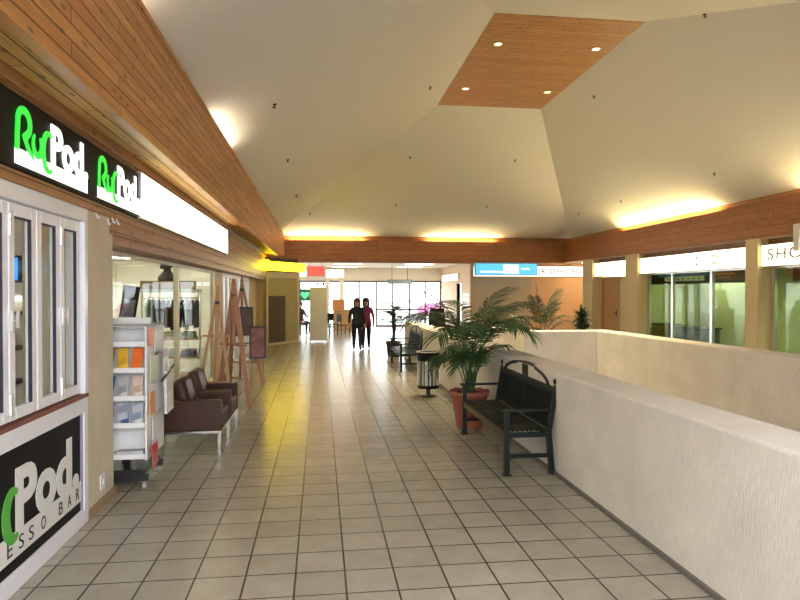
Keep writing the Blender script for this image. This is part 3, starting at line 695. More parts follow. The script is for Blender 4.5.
for i in range(6):
    x = RX0 + .18 + (i % 3) * .33; z = .89 if i < 3 else .55
    t = thing('folded_clothes', '%s folded garment on the %s board of the clothes rail' % (('white', 'cream', 'olive grey', 'brown', 'pale grey', 'black')[i], ('upper', 'lower')[i // 3]), 'garment', (x, RY - .05, z), 0, 'folded garments under the rail')
    for q in range(3): MB().box(-.13 + .01 * q, .13 - .008 * q, -.16, .15, .002 + .04 * q, .038 + .04 * q).build('fold', plain('fold_%d%d' % (i, q), ((.7, .7, .68), (.65, .58, .45), (.3, .32, .22), (.16, .09, .05), (.5, .52, .5), (.04, .04, .04))[i], .9), t, bevel=.014)
bx_ = thing('carton', 'long brown carton on top of the clothes rail', 'box', (-2.78, RY, 1.791))
MB().box(-.46, .46, -.17, .17, 0, .15).build('carton_body', M['carton'], bx_, bevel=.004); MB().box(-.46, .46, -.02, .02, .15, .152).build('tape', M['easelpale'], bx_)
bu = thing('bust', 'dark head and shoulders bust standing on the long brown carton', 'bust', (-2.80, RY, 1.944))
MB().lathe([(.16, 0), (.17, .05), (.13, .12), (.075, .17), (.062, .23)], n=24).build('shoulders', M['bustmat'], bu)
m = MB().ball((0, 0, .34), .12, 20, 14, (.95, .85, 1.15)); m.ball((-.115, 0, .33), .025, 10, 7, (1, .7, 1.2)); m.ball((-.09, 0, .26), .045, 10, 7); m.build('head', M['bustmat'], bu)
MB().ball((.03, 0, .38), .14, 18, 12, (1.0, .95, 1.0)).build('hair', M['bustmat'], bu)
ds = thing('display_stand', 'tall black display stand with a glossy tilted panel inside the shop', 'display stand', (-3.05, 10.6, 0))
MB().obox((0, 0, 1.5), (.13, .02, .34), Matrix.Rotation(.16, 3, 'Y')).build('panel', M['black'], ds, bevel=.02)
MB().obox((-.01, -.024, 1.42), (.09, .004, .2), Matrix.Rotation(.16, 3, 'Y')).build('sheet', plain('glossy_sheet', (.12, .13, .15), .15, var=.6), ds)
MB().cyl((0, .02, 0.03), (0, .02, 1.2), .025).build('pole', M['blackmetal'], ds); MB().cyl((0, .02, 0), (0, .02, .03), .2, n=24).build('base', M['blackmetal'], ds)
tb = thing('shop_table', 'pale timber display table inside the shop behind the rack', 'table', (-3.2, 8.3, 0))
MB().box(-.5, .5, -.4, .4, .82, .86).build('tabletop', M['easelpale'], tb, bevel=.004)
for x in (-.45, .45):
    for y in (-.35, .35): MB().box(x - .03, x + .03, y - .03, y + .03, 0, .82).build('leg', M['easelpale'], tb)
vz = thing('vase', 'amber vase on the pale display table in the shop', 'vase', (-2.95, 8.2, .861))
MB().lathe([(.05, 0), (.09, .08), (.1, .18), (.05, .3), (.06, .36)], n=24).build('vase_body', plain('amber_glaze', (.45, .2, .04), .25), vz); MB().lathe([(.06, .352), (.068, .36), (.06, .368)], n=24).build('rim', M['bustmat'], vz)
vb = thing('storage_box', 'green grey storage box on the pale display table in the shop', 'box', (-3.35, 8.35, .861))
MB().box(-.15, .15, -.14, .14, 0, .42).build('box_body', plain('green_grey_card', (.33, .38, .30), .7), vb); MB().box(-.16, .16, -.15, .15, .42, .47).build('lid', plain('green_grey_lid', (.4, .45, .37), .7), vb)
for i, (x, y) in enumerate(((-5.2, 18.5), (-4.1, 16.1), (-4.3, 18.4), (-4.2, 13.0), (-4.2, 9.6), (-4.2, 7.0))):
    t = thing('ceiling_light', 'fluorescent strip light on the clothes shop ceiling, %s' % ('over the back corner', 'by the middle of the room', 'by the end wall', 'behind the clothes rail', 'behind the club chairs', 'behind the rack')[i], 'light', (x, y, 2.75), 0, 'strip lights in the clothes shop')
    MB().box(-.62, .62, -.09, .09, -.04, 0).build('housing', M['white'], t); MB().box(-.6, .6, -.075, .075, -.06, -.04).build('diffuser', M['emit_shop'], t)

# ---------------------------------------------------------------- angled olive shopfront with the yellow sign
AF = thing('corner_shopfront', 'angled olive shopfront with a brown door beneath the yellow sign', 'shopfront', (-1.75, 20.75, 0), math.atan2(1.65, .98))
LF = 1.92
MB().box(0, LF, .0, .06, 0, 2.3).build('panel', M['olive'], AF)
MB().box(-.02, .09, -.05, .08, 0, 2.42).box(LF - .09, LF + .02, -.05, .08, 0, 2.42).box(0, LF, -.045, .08, 2.22, 2.42).box(0, LF, -.035, .07, 0, .08).build('frame', M['alucream'], AF, bevel=.006)
dd = MB().box(.12, 1.12, -.02, .02, .08, 1.62).build('door', M['brownpanel'], AF, bevel=.004)
MB().box(1.03, 1.05, -.05, -.02, .75, .9).build('handle', M['chrome'], dd)
MB().box(-.02, .0, -.05, 1.6, 0, 2.42).box(LF, LF + .04, .08, 2.2, 0, 2.42).build('side_wall', M['cream'], AF)
ys = thing('yellow_sign', 'glowing yellow sign box over the angled olive shopfront', 'sign', (-1.75, 20.75, 0), math.atan2(1.65, .98))
MB().box(-.12, LF + .28, -.14, -.005, 2.44, 2.76).build('case', M['yellowframe'], ys, bevel=.006)
MB().box(-.10, LF + .26, -.146, -.14, 2.46, 2.74).box(LF + .28, LF + .286, -.13, -.02, 2.46, 2.74).build('diffuser', M['emit_yellow'], ys)
rb = MB().box(0, .12, -.75, -.1, 2.46, 2.76).build('return_box', M['emit_yellow'], ys); rb.rotation_euler = (0, 0, -math.atan2(1.65, .98)); rb.location = (0.02, 0, 0)
MB().box(-.06, LF, .0, .06, 2.42, 2.98).build('hanging_board', M['header'], AF)

# ---------------------------------------------------------------- opposite signs
def wall_sign(label, y0, y1, letters=None):
    t = thing('lightbox_sign', label, 'sign', (0, 0, 0), 0, 'lit signs over the opposite shops')
    MB().box(XR + .07, XRW + .0, y0, y1, 2.33, 2.82).build('case', M['alu'], t); MB().box(XR + .063, XR + .07, y0 + .01, y1 - .01, 2.34, 2.81).build('diffuser', M['emit_white'], t)
    if letters: letters(t)
    return t
def lt1(t):
    for z in (2.47, 2.64): MB().box(XR + .06, XR + .064, 15.86, 15.95, z, z + .06).build('mark', M['blackink'], t)
    for k in range(2):
        for j in range(3): MB().box(XR + .06, XR + .064, 15.0 + .1 * j, 15.06 + .1 * j, 2.45 + .19 * k, 2.53 + .19 * k).build('mark', M['counter'], t)
def lt2(t): text('lettering', 'SHOP', plain('dark_grey_ink', (.12, .12, .13), .5), F_right(XR + .063, 13.2, 2.47), 1.36, .26, t, bold=.004, depth=.003, spacing=1.15)
wall_sign('wide glowing white sign with small dark marks over the three green windows', 13.83, 18.94, lt1)
wall_sign('glowing white sign whose thin lettering starts with S, cut by the picture edge', 8.2, 13.39, lt2)
wall_sign('short glowing white sign above the timber door', 19.76, 22.29)
t = thing('lightbox_sign', 'long white lit sign with thin capitals on the peach end wall', 'sign')
MB().box(6.25, 11.18, 25.3, 25.4, 2.40, 2.83).build('case', M['alu'], t); MB().box(6.26, 11.17, 25.294, 25.3, 2.41, 2.82).build('diffuser', M['emit_white_soft'], t)
gi = plain('grey_ink', (.04, .04, .045), .5)
text('lettering', 'OUTDOOR', gi, F_far(7.62, 25.294, 2.49), 1.72, .25, t, bold=.006, depth=.003, spacing=1.05)
text('lettering', 'OFFICES', gi, F_far(9.5, 25.294, 2.49), 1.30, .25, t, bold=.006, depth=.003, spacing=1.05)
bs = thing('hanging_sign', 'glowing blue sign box hung under the cross beam', 'sign')
MB().box(6.2, 8.78, 24.75, 24.95, 2.44, 2.93).build('case', plain('blue_case', (.02, .22, .42), .4), bs, bevel=.01)
MB().box(6.22, 8.76, 24.744, 24.75, 2.46, 2.91).build('diffuser', M['emit_blue'], bs)
MB().box(7.35, 8.0, 24.739, 24.744, 2.50, 2.87).box(6.4, 7.35, 24.739, 24.744, 2.54, 2.61).box(8.1, 8.45, 24.739, 24.744, 2.66, 2.74).build('pale_patch', M['emit_cyan'], bs)
for x in (6.6, 8.2): MB().cyl((x, 24.85, 2.93), (x, 24.85, 2.97), .015, n=8).build('hanger', M['blackmetal'], bs)
pb = thing('projecting_sign', 'blank pale box fixed to the opposite timber beam at the picture edge', 'sign')
MB().box(9.82, XR - .006, 11.9, 12.06, 2.6, 3.16).build('case', M['whitepaint'], pb, bevel=.01); MB().box(9.86, XR - .03, 11.894, 11.9, 2.64, 3.12).build('face', M['cream_flat'], pb)

# posters and fittings behind the opposite windows
t = thing('banner', 'blue and white paper banner behind the top of the green windows', 'banner')
MB().box(10.52, 10.53, 16.0, 18.5, 2.20, 2.34).build('blue_strip', plain('banner_blue', (.05, .16, .50), .6), t)
mm = MB().box(10.515, 10.525, 16.2, 18.2, 2.07, 2.20).build('white_strip', M['whiteink'], t)
for k in range(7): MB().box(10.512, 10.515, 16.35 + .26 * k, 16.5 + .26 * k, 2.11, 2.15).build('printed_line', M['greenpaint'], mm)
t = thing('banner', 'red brown paper banner behind the top of the green windows', 'banner')
MB().box(10.52, 10.53, 14.45, 15.9, 2.06, 2.32).build('paper', plain('banner_brown', (.20, .06, .035), .6), t)
MB().box(10.515, 10.52, 14.9, 15.7, 2.20, 2.25).box(10.515, 10.52, 15.1, 15.6, 2.12, 2.15).build('printed_line', plain('banner_orange', (.7, .25, .1), .6), t)
t = thing('desk', 'dark blue grey counter inside the green windowed shop', 'desk', (11.2, 17.8, 0))
MB().box(-.3, .3, -.85, .85, 0, .66).build('carcass', plain('slate_laminate', (.06, .08, .10), .4), t, bevel=.01); MB().box(-.35, .35, -.9, .9, .66, .70).build('desktop', M['blackmetal'], t)
t = thing('display_table', 'olive display unit inside the green windowed shop next to the timber door', 'display unit', (11.2, 19.4, 0))
MB().box(-.3, .3, -.5, .5, 0, .68).build('carcass', plain('olive_laminate', (.22, .22, .04), .5), t, bevel=.01); MB().box(-.32, .32, -.52, .52, .68, .72).build('top_board', M['bustmat'], t)
t = thing('office_chair', 'dark office chair inside the shop under the S sign', 'chair', (11.4, 11.6, 0), .6)
MB().box(-.24, .24, -.24, .24, .44, .52).build('seat', M['black'], t, bevel=.03); MB().box(-.22, .22, .2, .27, .55, 1.1).build('backrest', M['black'], t, bevel=.03)
MB().cyl((0, 0, .08), (0, 0, .44), .03).build('post', M['chrome'], t)
for k in range(5): a = k * 2 * PI / 5; MB().bar((0, 0, .08), (.27 * math.cos(a), .27 * math.sin(a), .03), .035).build('foot', M['blackmetal'], t)
for i, y in enumerate((8.5, 11.2, 15.0, 17.8)):
    t = thing('ceiling_light', 'fluorescent strip light inside the opposite shop, %s' % ('above the dark office chair', 'behind the S letter', 'behind the brown banner', 'behind the blue and white banner')[i], 'light', (11.8, y, 2.75), PI / 2, 'strip lights in the opposite shops')
    MB().box(-.62, .62, -.09, .09, -.04, 0).build('housing', M['white'], t); MB().box(-.6, .6, -.075, .075, -.06, -.04).build('diffuser', M['emit_shop'], t)

# ---------------------------------------------------------------- cove lights
def cove(label, p0, p1, n, mat='emit_tube', foot=.14):
    p0, p1 = Vector(p0), Vector(p1)
    for i in range(n):
        a = p0.lerp(p1, (i + .03) / n); b = p0.lerp(p1, (i + .97) / n)
        t = thing('fluorescent_tube', label % ('first', 'second', 'third')[i], 'light', (0, 0, 0), 0, 'cove lights')
        MB().bar(a - Vector((0, 0, .045)), b - Vector((0, 0, .045)), .05, .045).bar(a.lerp(b, .2) - Vector((0, 0, foot)), a.lerp(b, .2) - Vector((0, 0, .05)), .03).bar(a.lerp(b, .8) - Vector((0, 0, foot)), a.lerp(b, .8) - Vector((0, 0, .05)), .03).build('batten', M['white'], t)
        MB().cyl(a, b, .016, n=10).build('tube', M[mat], t)
cove('warm tube on the cross beam ledge near the shop fascia, %s of its pair', (-1.25, 25.18, 3.75), (1.8, 25.18, 3.75), 2, foot=.168)
cove('warm tube on the cross beam ledge above the hanging blue sign, %s of its pair', (4.3, 25.18, 3.75), (7.2, 25.18, 3.75), 2, foot=.168)
cove('warm tube on the opposite beam ledge over the green windows, %s of three', (10.26, 15.3, 3.75), (10.26, 20.6, 3.75), 3, foot=.168)
cove('warm tube on the opposite beam ledge over the S sign, %s of its pair', (10.26, 8.4, 3.75), (10.26, 12.3, 3.75), 2, foot=.168)
cove('warm tube on the shopfront fascia ledge, %s of the middle pair', (-1.52, 8.7, 3.93), (-1.52, 10.6, 3.93), 2, 'emit_tube_soft', .34)
cove('warm tube on the shopfront fascia ledge by the espresso bar, %s of its pair', (-1.52, 3.2, 3.93), (-1.52, 5.4, 3.93), 2, 'emit_tube_soft', .34)

# downlights in the timber panel
for (x, y), lb_ in zip(((3.44, 11.96), (5.44, 11.96), (3.42, 14.66), (5.44, 14.66)), ('shopfront side closest to the camera', 'stair well side closest to the camera', 'shopfront side towards the cross beam', 'stair well side towards the cross beam')):
    t = thing('downlight', 'recessed brass downlight in the timber ceiling panel, ' + lb_, 'light', (x, y, ZT - .02), 0, 'downlights in the timber panel')
    MB().lathe([(.10, -.001), (.115, -.012), (.085, -.014), (.07, -.004)], n=24, close=False).build('trim_ring', plain('brass_%.2f_%.2f' % (x, y), (.7, .55, .25), .2, metal=1), t)
    MB().cyl((0, 0, -.008), (0, 0, -.002), .07, n=20).build('lamp', M['emit_down'], t)
    ld = bpy.data.lights.new('downlight_spot', 'SPOT'); ld.energy = 420; ld.color = (1, .82, .50); ld.spot_size = 1.5; ld.spot_blend = .8; ld.shadow_soft_size = .06
    lo = bpy.data.objects.new('downlight_spot', ld); COL.objects.link(lo); lo.location = (x, y, ZT - .06)

LMP = [(.5, -.6, ZS, 'added as fill by the espresso bar entrance behind the camera'), (3.8, -.6, ZS, 'added as fill over the start of the stair well'), (8.0, -.6, ZS, 'added as fill over the start of the opposite walkway'),  # unseen lamps added behind the camera as fill light
       (10.75, 24.1, ZS - .012, 'added to brighten the corner by the peach end wall'), (1.2, 27.2, ZS + .02, 'in the far hall before the orange counter'), (1.2, 30.2, ZS + .02, 'in the far hall above the glass doors by the counter'), (4.3, 27.2, ZS + .02, 'in the far hall past the blue grey sign'), (4.3, 30.2, ZS + .02, 'in the far hall above the doors by the pink shrub'), (-2.4, 28.5, ZS + .02, 'in the far cafe corner above the heart sign'), (-3.2, 2.2, 2.45, 'added to brighten the inside of the espresso bar')]  # peach corner and espresso bar lamps are added to brighten those spots
M['emit_panel'] = emit('panel_lamp_light', (1, .87, .66), 5)
M['emit_corner_fill'] = emit('corner_fill_light', (1, .80, .45), 14)  # glow of the lamp added for the peach corner
M['emit_fill'] = emit('fill_lamp_light', (.90, .91, 1), 48)  # cool glow for fill lamps added behind the camera
for x, y, z, lb_ in LMP:
    t = thing('ceiling_light', 'flat white ceiling light ' + lb_, 'light', (x, y, z), 0, 'flat ceiling lights')
    hw = .25 if x > 10 else .62; MB().box(-hw, hw, -.32, .32, -.03, 0).build('housing', M['white'], t); MB().box(-hw + .03, hw - .03, -.29, .29, -.036, -.03).build('diffuser', M['emit_fill' if y < 0 and x < 4 else 'emit_corner_fill' if x > 10 else 'emit_panel'], t)
# sprinklers on the slopes
SPR = [(-.68, 9.67, 'L', 'lowest on the slope over the shopfronts, by the espresso bar'), (-.68, 13.63, 'L', 'low on the slope over the shopfronts, above the easels'), (-.68, 18.57, 'L', 'low on the slope over the shopfronts, near the cross beam'),
       (2.4, 13.67, 'L', 'high on the slope over the shopfronts beside the timber panel'), (2.69, 18.79, 'F', 'high on the slope over the cross beam, shopfront side'), (2.68, 22.25, 'F', 'half way up the slope over the cross beam'),
       (-.36, 23.1, 'F', 'in the hip corner over the yellow sign'), (5.95, 18.8, 'F', 'high on the slope over the cross beam, stair well side'), (6.3, 13.95, 'R', 'high on the slope over the stair well beside the timber panel'),
       (5.98, 22.2, 'F', 'half way up the slope above the hanging blue sign'), (6.27, 9.67, 'R', 'highest over the stair well, by the timber panel corner'),
       (9.36, 14.03, 'R', 'low on the slope above the wide white sign'), (9.33, 18.68, 'R', 'low on the slope above the short white sign'), (9.3, 21.88, 'R', 'low on the slope by the corner of the two beams')]
for x, y, k, lb_ in SPR:
    z = {'L': ZC + (x - X0c) * KL, 'R': ZC + (X1c - x) * KR, 'F': ZC + (Y1c - y) * KF}[k]
    t = thing('ceiling_sprinkler', 'dark sprinkler head ' + lb_, 'sprinkler', (x, y, z), 0, 'sprinkler heads on the vault')
    MB().lathe([(.035, .01), (.035, -.008), (.012, -.012), (.012, -.045)], n=12).build('stem', M['blackmetal'], t)
    MB().cyl((0, 0, -.052), (0, 0, -.045), .028, n=12).build('deflector', M['blackmetal'], t)

# ---------------------------------------------------------------- benches
def make_bench(label, loc, rz):
    """length along local x, sitter faces local -y"""
    t = thing('bench', label, 'bench', loc, rz, 'dark metal benches along the parapet')
    L = .875; mt = M['darkmetal']
    for s in (-1, 1):
        MB().box(s * L - .025, s * L + .025, -.245, -.195, 0, .60).box(s * L - .035, s * L + .035, -.265, -.175, 0, .012).build('front_leg', mt, t, bevel=.004)
        m = MB().bar((s * L, .225, 0), (s * L, .19, .40), .048, .05).bar((s * L, .19, .38), (s * L, .262, .83), .048, .045).box(s * L - .035, s * L + .035, .19, .27, 0, .012)
        lg = m.build('rear_leg', mt, t, bevel=.004)
        MB().cyl((s * L, .262, .83), (s * L, .265, .85), .018, n=12).ball((s * L, .267, .878), .032, 14, 10).build('finial', mt, lg)
        MB().box(s * L - .022, s * L + .022, -.20, .20, .16, .195).build('stretcher', mt, t, bevel=.003)
        MB().box(s * L - .03, s * L + .03, -.27, -.10, .595, .622).bar((s * L, -.12, .608), (s * L, .225, .608), .05, .024).build('armrest', mt, t, bevel=.006)
        MB().box(s * L - .022, s * L + .022, -.22, .2, .355, .40).build('side_rail', mt, t, bevel=.003)
    MB().box(-L, L, -.238, -.205, .335, .405).box(-L, L, .17, .2, .36, .40).build('seat_frame', mt, t, bevel=.003)
    m = MB()
    for k in range(9):
        y = -.195 + k * .046; m.box(-L + .02, L - .02, y - .014, y + .014, .405, .418)
    for x in (-.43, 0, .43): m.box(x - .02, x + .02, -.21, .19, .39, .405)
    m.build('seat', mt, t, bevel=.002)
    def bp(x, z): return (x, .19 + (z - .38) * (.072 / .45), z)
    br = MB().bar(bp(-L, .45), bp(L, .45), .03, .045).bar(bp(-L, .79), bp(L, .79), .03, .07)
    for k in range(31):
        x = -L + .06 + k * (2 * L - .12) / 30; br.bar(bp(x, .45), bp(x, .79), .012, .034)
    br.bar(bp(0, .45), bp(0, .79), .05, .016)
    br.build('backrest', mt, t)
    ar = MB(); pts = [bp(.72 * math.cos(PI * i / 20), .80 + .155 * math.sin(PI * i / 20)) for i in range(21)]
    for a, b in zip(pts, pts[1:]): ar.bar(a, b, .035, .05, up=(0, 1, 0))
    ar.box(-.085, .085, .245, .268, .78, .945)
    ar.build('arched_crest', mt, t)
    return t
bench = make_bench('dark green metal bench with an arched back beside the terracotta palm pot', (1.965, 6.63, 0), -PI / 2)
dup(bench, (1.965, 14.45, 0), label='dark metal bench beyond the litter bin, near the end of the parapet')

# ---------------------------------------------------------------- litter bin
t = thing('litter_bin', 'round black litter bin with silver slats standing beside the parapet', 'bin', (1.79, 10.35, 0))
MB().cyl((0, 0, 0), (0, 0, .015), .11, n=24).cyl((0, 0, .015), (0, 0, .15), .035, n=14).build('pedestal', M['blackmetal'], t)
MB().lathe([(.02, .14), (.178, .14), (.178, .20), (.170, .20), (.170, .60), (.18, .60), (.19, .64), (.19, .735), (.165, .735), (.165, .62), (.02, .60)], n=36).build('drum', M['black'], t)
for k in range(18):
    a = 2 * PI * (k + .5) / 18; R = Matrix.Rotation(a, 3, 'Z')
    MB().obox(R @ Vector((.181, 0, .395)), (.005, .018 if k % 3 else .026, .2), R).build('slat', M['alu'], t)
MB().lathe([(.192, .735), (.198, .742), (.192, .75), (.158, .75), (.158, .738)], n=36, close=False).build('rim', M['chrome'], t)

# ---------------------------------------------------------------- plants
def frond(m, base, az, e0, e1, L, n=20, leaf=.30, start=.35, wd=.018, lift=.5, bad=None, ex=1.4):
    """a feather leaf: rachis bending from elevation e0 to e1 degrees, leaflets from START of its length on"""
    p = Vector(base); pts = [p.copy()]; tang = []
    K = 26; ca, sa = math.cos(az), math.sin(az)
    for i in range(K):
        f = i / (K - 1); e = math.radians(e0 + (e1 - e0) * f ** ex)
        d = Vector((math.cos(e) * ca, math.cos(e) * sa, math.sin(e))); tang.append(d); p = p + d * (L / K); pts.append(p.copy())
    tang.append(tang[-1])
    cut = next((i for i in range(3, len(pts)) if bad and bad(pts[i])), len(pts)); pts = pts[:cut]
    if len(pts) < 6: return
    m.tube(pts[::2] + [pts[-1]], [.009 * max(.15, 1 - .8 * i / 14) for i in range(len(pts[::2]) + 1)], 5)
    side = Vector((-sa, ca, 0))
    for i in range(n):
        f = start + (1 - start) * (i + .5) / n; q = f * K; j = min(int(q), K - 1)
        if j + 1 >= len(pts): break
        c = pts[j].lerp(pts[j + 1], q - j); tg = tang[j]
        nr = side.cross(tg).normalized(); g = (f - start) / (1 - start)
        ll = leaf * (.45 + .9 * math.sin(PI * (.12 + .80 * g)) ** .8) * random.uniform(.85, 1.1)
        for s in (-1, 1):
            d = (side * s * random.uniform(.75, .95) + tg * (.45 + .55 * g) + nr * random.uniform(.0, .3) * -lift).normalized()
            droop = Vector((0, 0, -1)); w = tg.cross(d).cross(d).normalized() * wd * .5
            a = c; b = c + d * ll * .4 + droop * ll * .05; e = c + d * ll * .78 + droop * ll * .2; z = c + d * ll + droop * ll * .38
            if bad and any(bad(b.lerp(z, k / 4)) for k in range(5)): continue
            m.add([a - w * .4, a + w * .4, b + w, b - w, e + w * .8, e - w * .8, z], [(0, 1, 2, 3), (3, 2, 4, 5), (5, 4, 6)])

def pot(par, r0, r1, h, mat, ruffle=0):
    n = 40
    prof = [(r0, 0), (r0 * 1.02, .02), (r1 * .93, h * .86), (r1, h * .88), (r1 * 1.02, h), (r1 * .92, h), (r1 * .88, h * .88)]
    vs = []
    for j, (r, z) in enumerate(prof):
        for i in range(n):
            a = 2 * PI * i / n; w = 1 + (ruffle * math.sin(9 * a) if j in (3, 4, 5) else 0); vs.append((r * w * math.cos(a), r * w * math.sin(a), z + (ruffle * .25 * math.sin(9 * a + 1) if j in (4, 5) else 0)))
    m = MB(); m.add(vs, [(j * n + i, j * n + (i + 1) % n, (j + 1) * n + (i + 1) % n, (j + 1) * n + i) for j in range(len(prof) - 1) for i in range(n)], True)
    m.add(vs[:n], [tuple(range(n))])
    o = m.build('pot', mat, par)
    MB().cyl((0, 0, h * .80), (0, 0, h * .9), r1 * .9, n=28).build('soil', M['soil'], par)
    return o

t = thing('potted_palm', 'tall feathery palm in a ruffled terracotta pot behind the green bench', 'potted plant', (1.91, 7.92, 0))
pot(t, .165, .25, .47, M['terracotta'], .035)
def bad(p): return (p.x > .295 and p.z < .99) or (p.y < -.33 and -.35 < p.x and p.z < 1.0) or p.z < .02
# tall stems with spreading tops: (azimuth deg, start elevation, end elevation, length)
UP = [(8, 86, -25, 1.72), (-22, 82, -35, 1.62), (40, 84, -10, 1.60), (95, 84, -10, 1.7), (150, 83, -30, 1.60), (182, 84, -40, 1.60), (205, 84, -20, 1.60), (255, 83, -30, 1.5), (295, 82, -35, 1.6), (340, 85, -15, 1.72), (172, 88, 25, 1.55), (20, 87, 25, 1.6), (225, 86, -45, 1.45), (320, 86, -50, 1.5), (0, 84, -55, 1.5)]
LO = [(10, 84, -70, 1.08), (50, 83, -60, 1.05), (90, 83, -60, 1.05), (130, 84, -70, 1.0), (165, 85, -75, .9), (200, 85, -75, .88), (235, 85, -65, .85), (268, 84, -70, 1.05), (295, 82, -75, 1.15), (322, 81, -60, 1.12), (25, 80, -60, .95), (185, 82, -70, .82), (310, 76, -50, .9)]
for i, (a, e0, e1, L) in enumerate(UP):
    m = MB(); random.seed(20 + i); frond(m, (.05 * math.cos(i), .05 * math.sin(i * 1.7), .40), math.radians(a), e0, e1, L, 34, .27, .46, .019, bad=bad, ex=2.1); m.build('frond', M['leaf'], t, fix=False)
for i, (a, e0, e1, L) in enumerate(LO):
    m = MB(); random.seed(60 + i); frond(m, (.05 * math.cos(2 * i), .05 * math.sin(i * 1.3), .40), math.radians(a), e0, e1, L, 27, .22, .42, .018, bad=bad, ex=2.3); m.build('frond', M['leaf'], t, fix=False)

t = thing('potted_plant', 'slim dark leafed plant in a dark pot at the end of the parapet', 'potted plant', (1.96, 16.85, 0))
pot(t, .15, .21, .42, M['darkpot'])
MB().tube([(0, 0, .36), (.02, 0, .7), (-.01, .01, 1.0), (.02, 0, 1.3)], [.05, .04, .035, .03], 9).tube([(.0, 0, .38), (.05, .02, .8), (.03, .02, 1.15)], .03, 8).build('trunk', M['bark'], t)
random.seed(5)
for i in range(15):
    m = MB(); a = i * 2.4; z = .75 + .55 * (i / 14)
    frond(m, (.02, 0, z), a, random.uniform(40, 78), random.uniform(-30, 10), random.uniform(.42, .62), 10, .17, .2, .035); m.build('frond', M['leaf2'], t, fix=False)

t = thing('potted_palm', 'palm with few upright fronds behind the low wall, in front of the peach wall', 'potted plant', (4.72, 13.05, 0))
pot(t, .18, .25, .5, M['darkpot'])
for i, (a, e0, e1, L) in enumerate(((160, 86, 80, 1.55), (10, 82, 55, 1.42), (20, 80, 40, 1.25), (178, 80, -30, 1.30), (190, 78, -45, 1.2), (350, 84, -10, 1.15), (215, 84, 60, 1.25), (330, 76, 0, 1.0), (230, 70, -30, 1.0))):
    m = MB(); random.seed(90 + i); frond(m, (.03 * math.cos(i), .03 * math.sin(i), .42), math.radians(a), e0, e1, L, 22, .25, .52, .024, bad=lambda p: p.x > .52 or (p.y < -.60 or p.x < -.36) and p.z < 1.02, ex=2.2); m.build('frond', M['leaf2'], t, fix=False)

t = thing('potted_plant', 'bushy dark spiky plant behind the low wall beside the yellow corner column', 'potted plant', (5.74, 13.3, 0))
pot(t, .17, .24, .5, M['darkpot'])
MB().tube([(0, 0, .4), (.01, 0, .75), (0, 0, 1.15)], .035, 8).build('stem', M['bark'], t)
m = MB(); random.seed(11)
for i in range(230):
    a = random.uniform(0, 2 * PI); e = random.uniform(-.5, 1.35); z = random.uniform(.85, 1.25); L = random.uniform(.22, .36)
    d = Vector((math.cos(a) * math.cos(e), math.sin(a) * math.cos(e), math.sin(e))); w = d.cross(Vector((0, 0, 1))).normalized() * .032; c = Vector((0, 0, z))
    dr = Vector((0, 0, -1)); b = c + d * L * .55 + dr * L * .03; q = c + d * L + dr * L * .22
    m.add([c - w * .5, c + w * .5, b + w, b - w, q], [(0, 1, 2, 3), (3, 2, 4)])
m.build('foliage', M['leaf2'], t, fix=False)

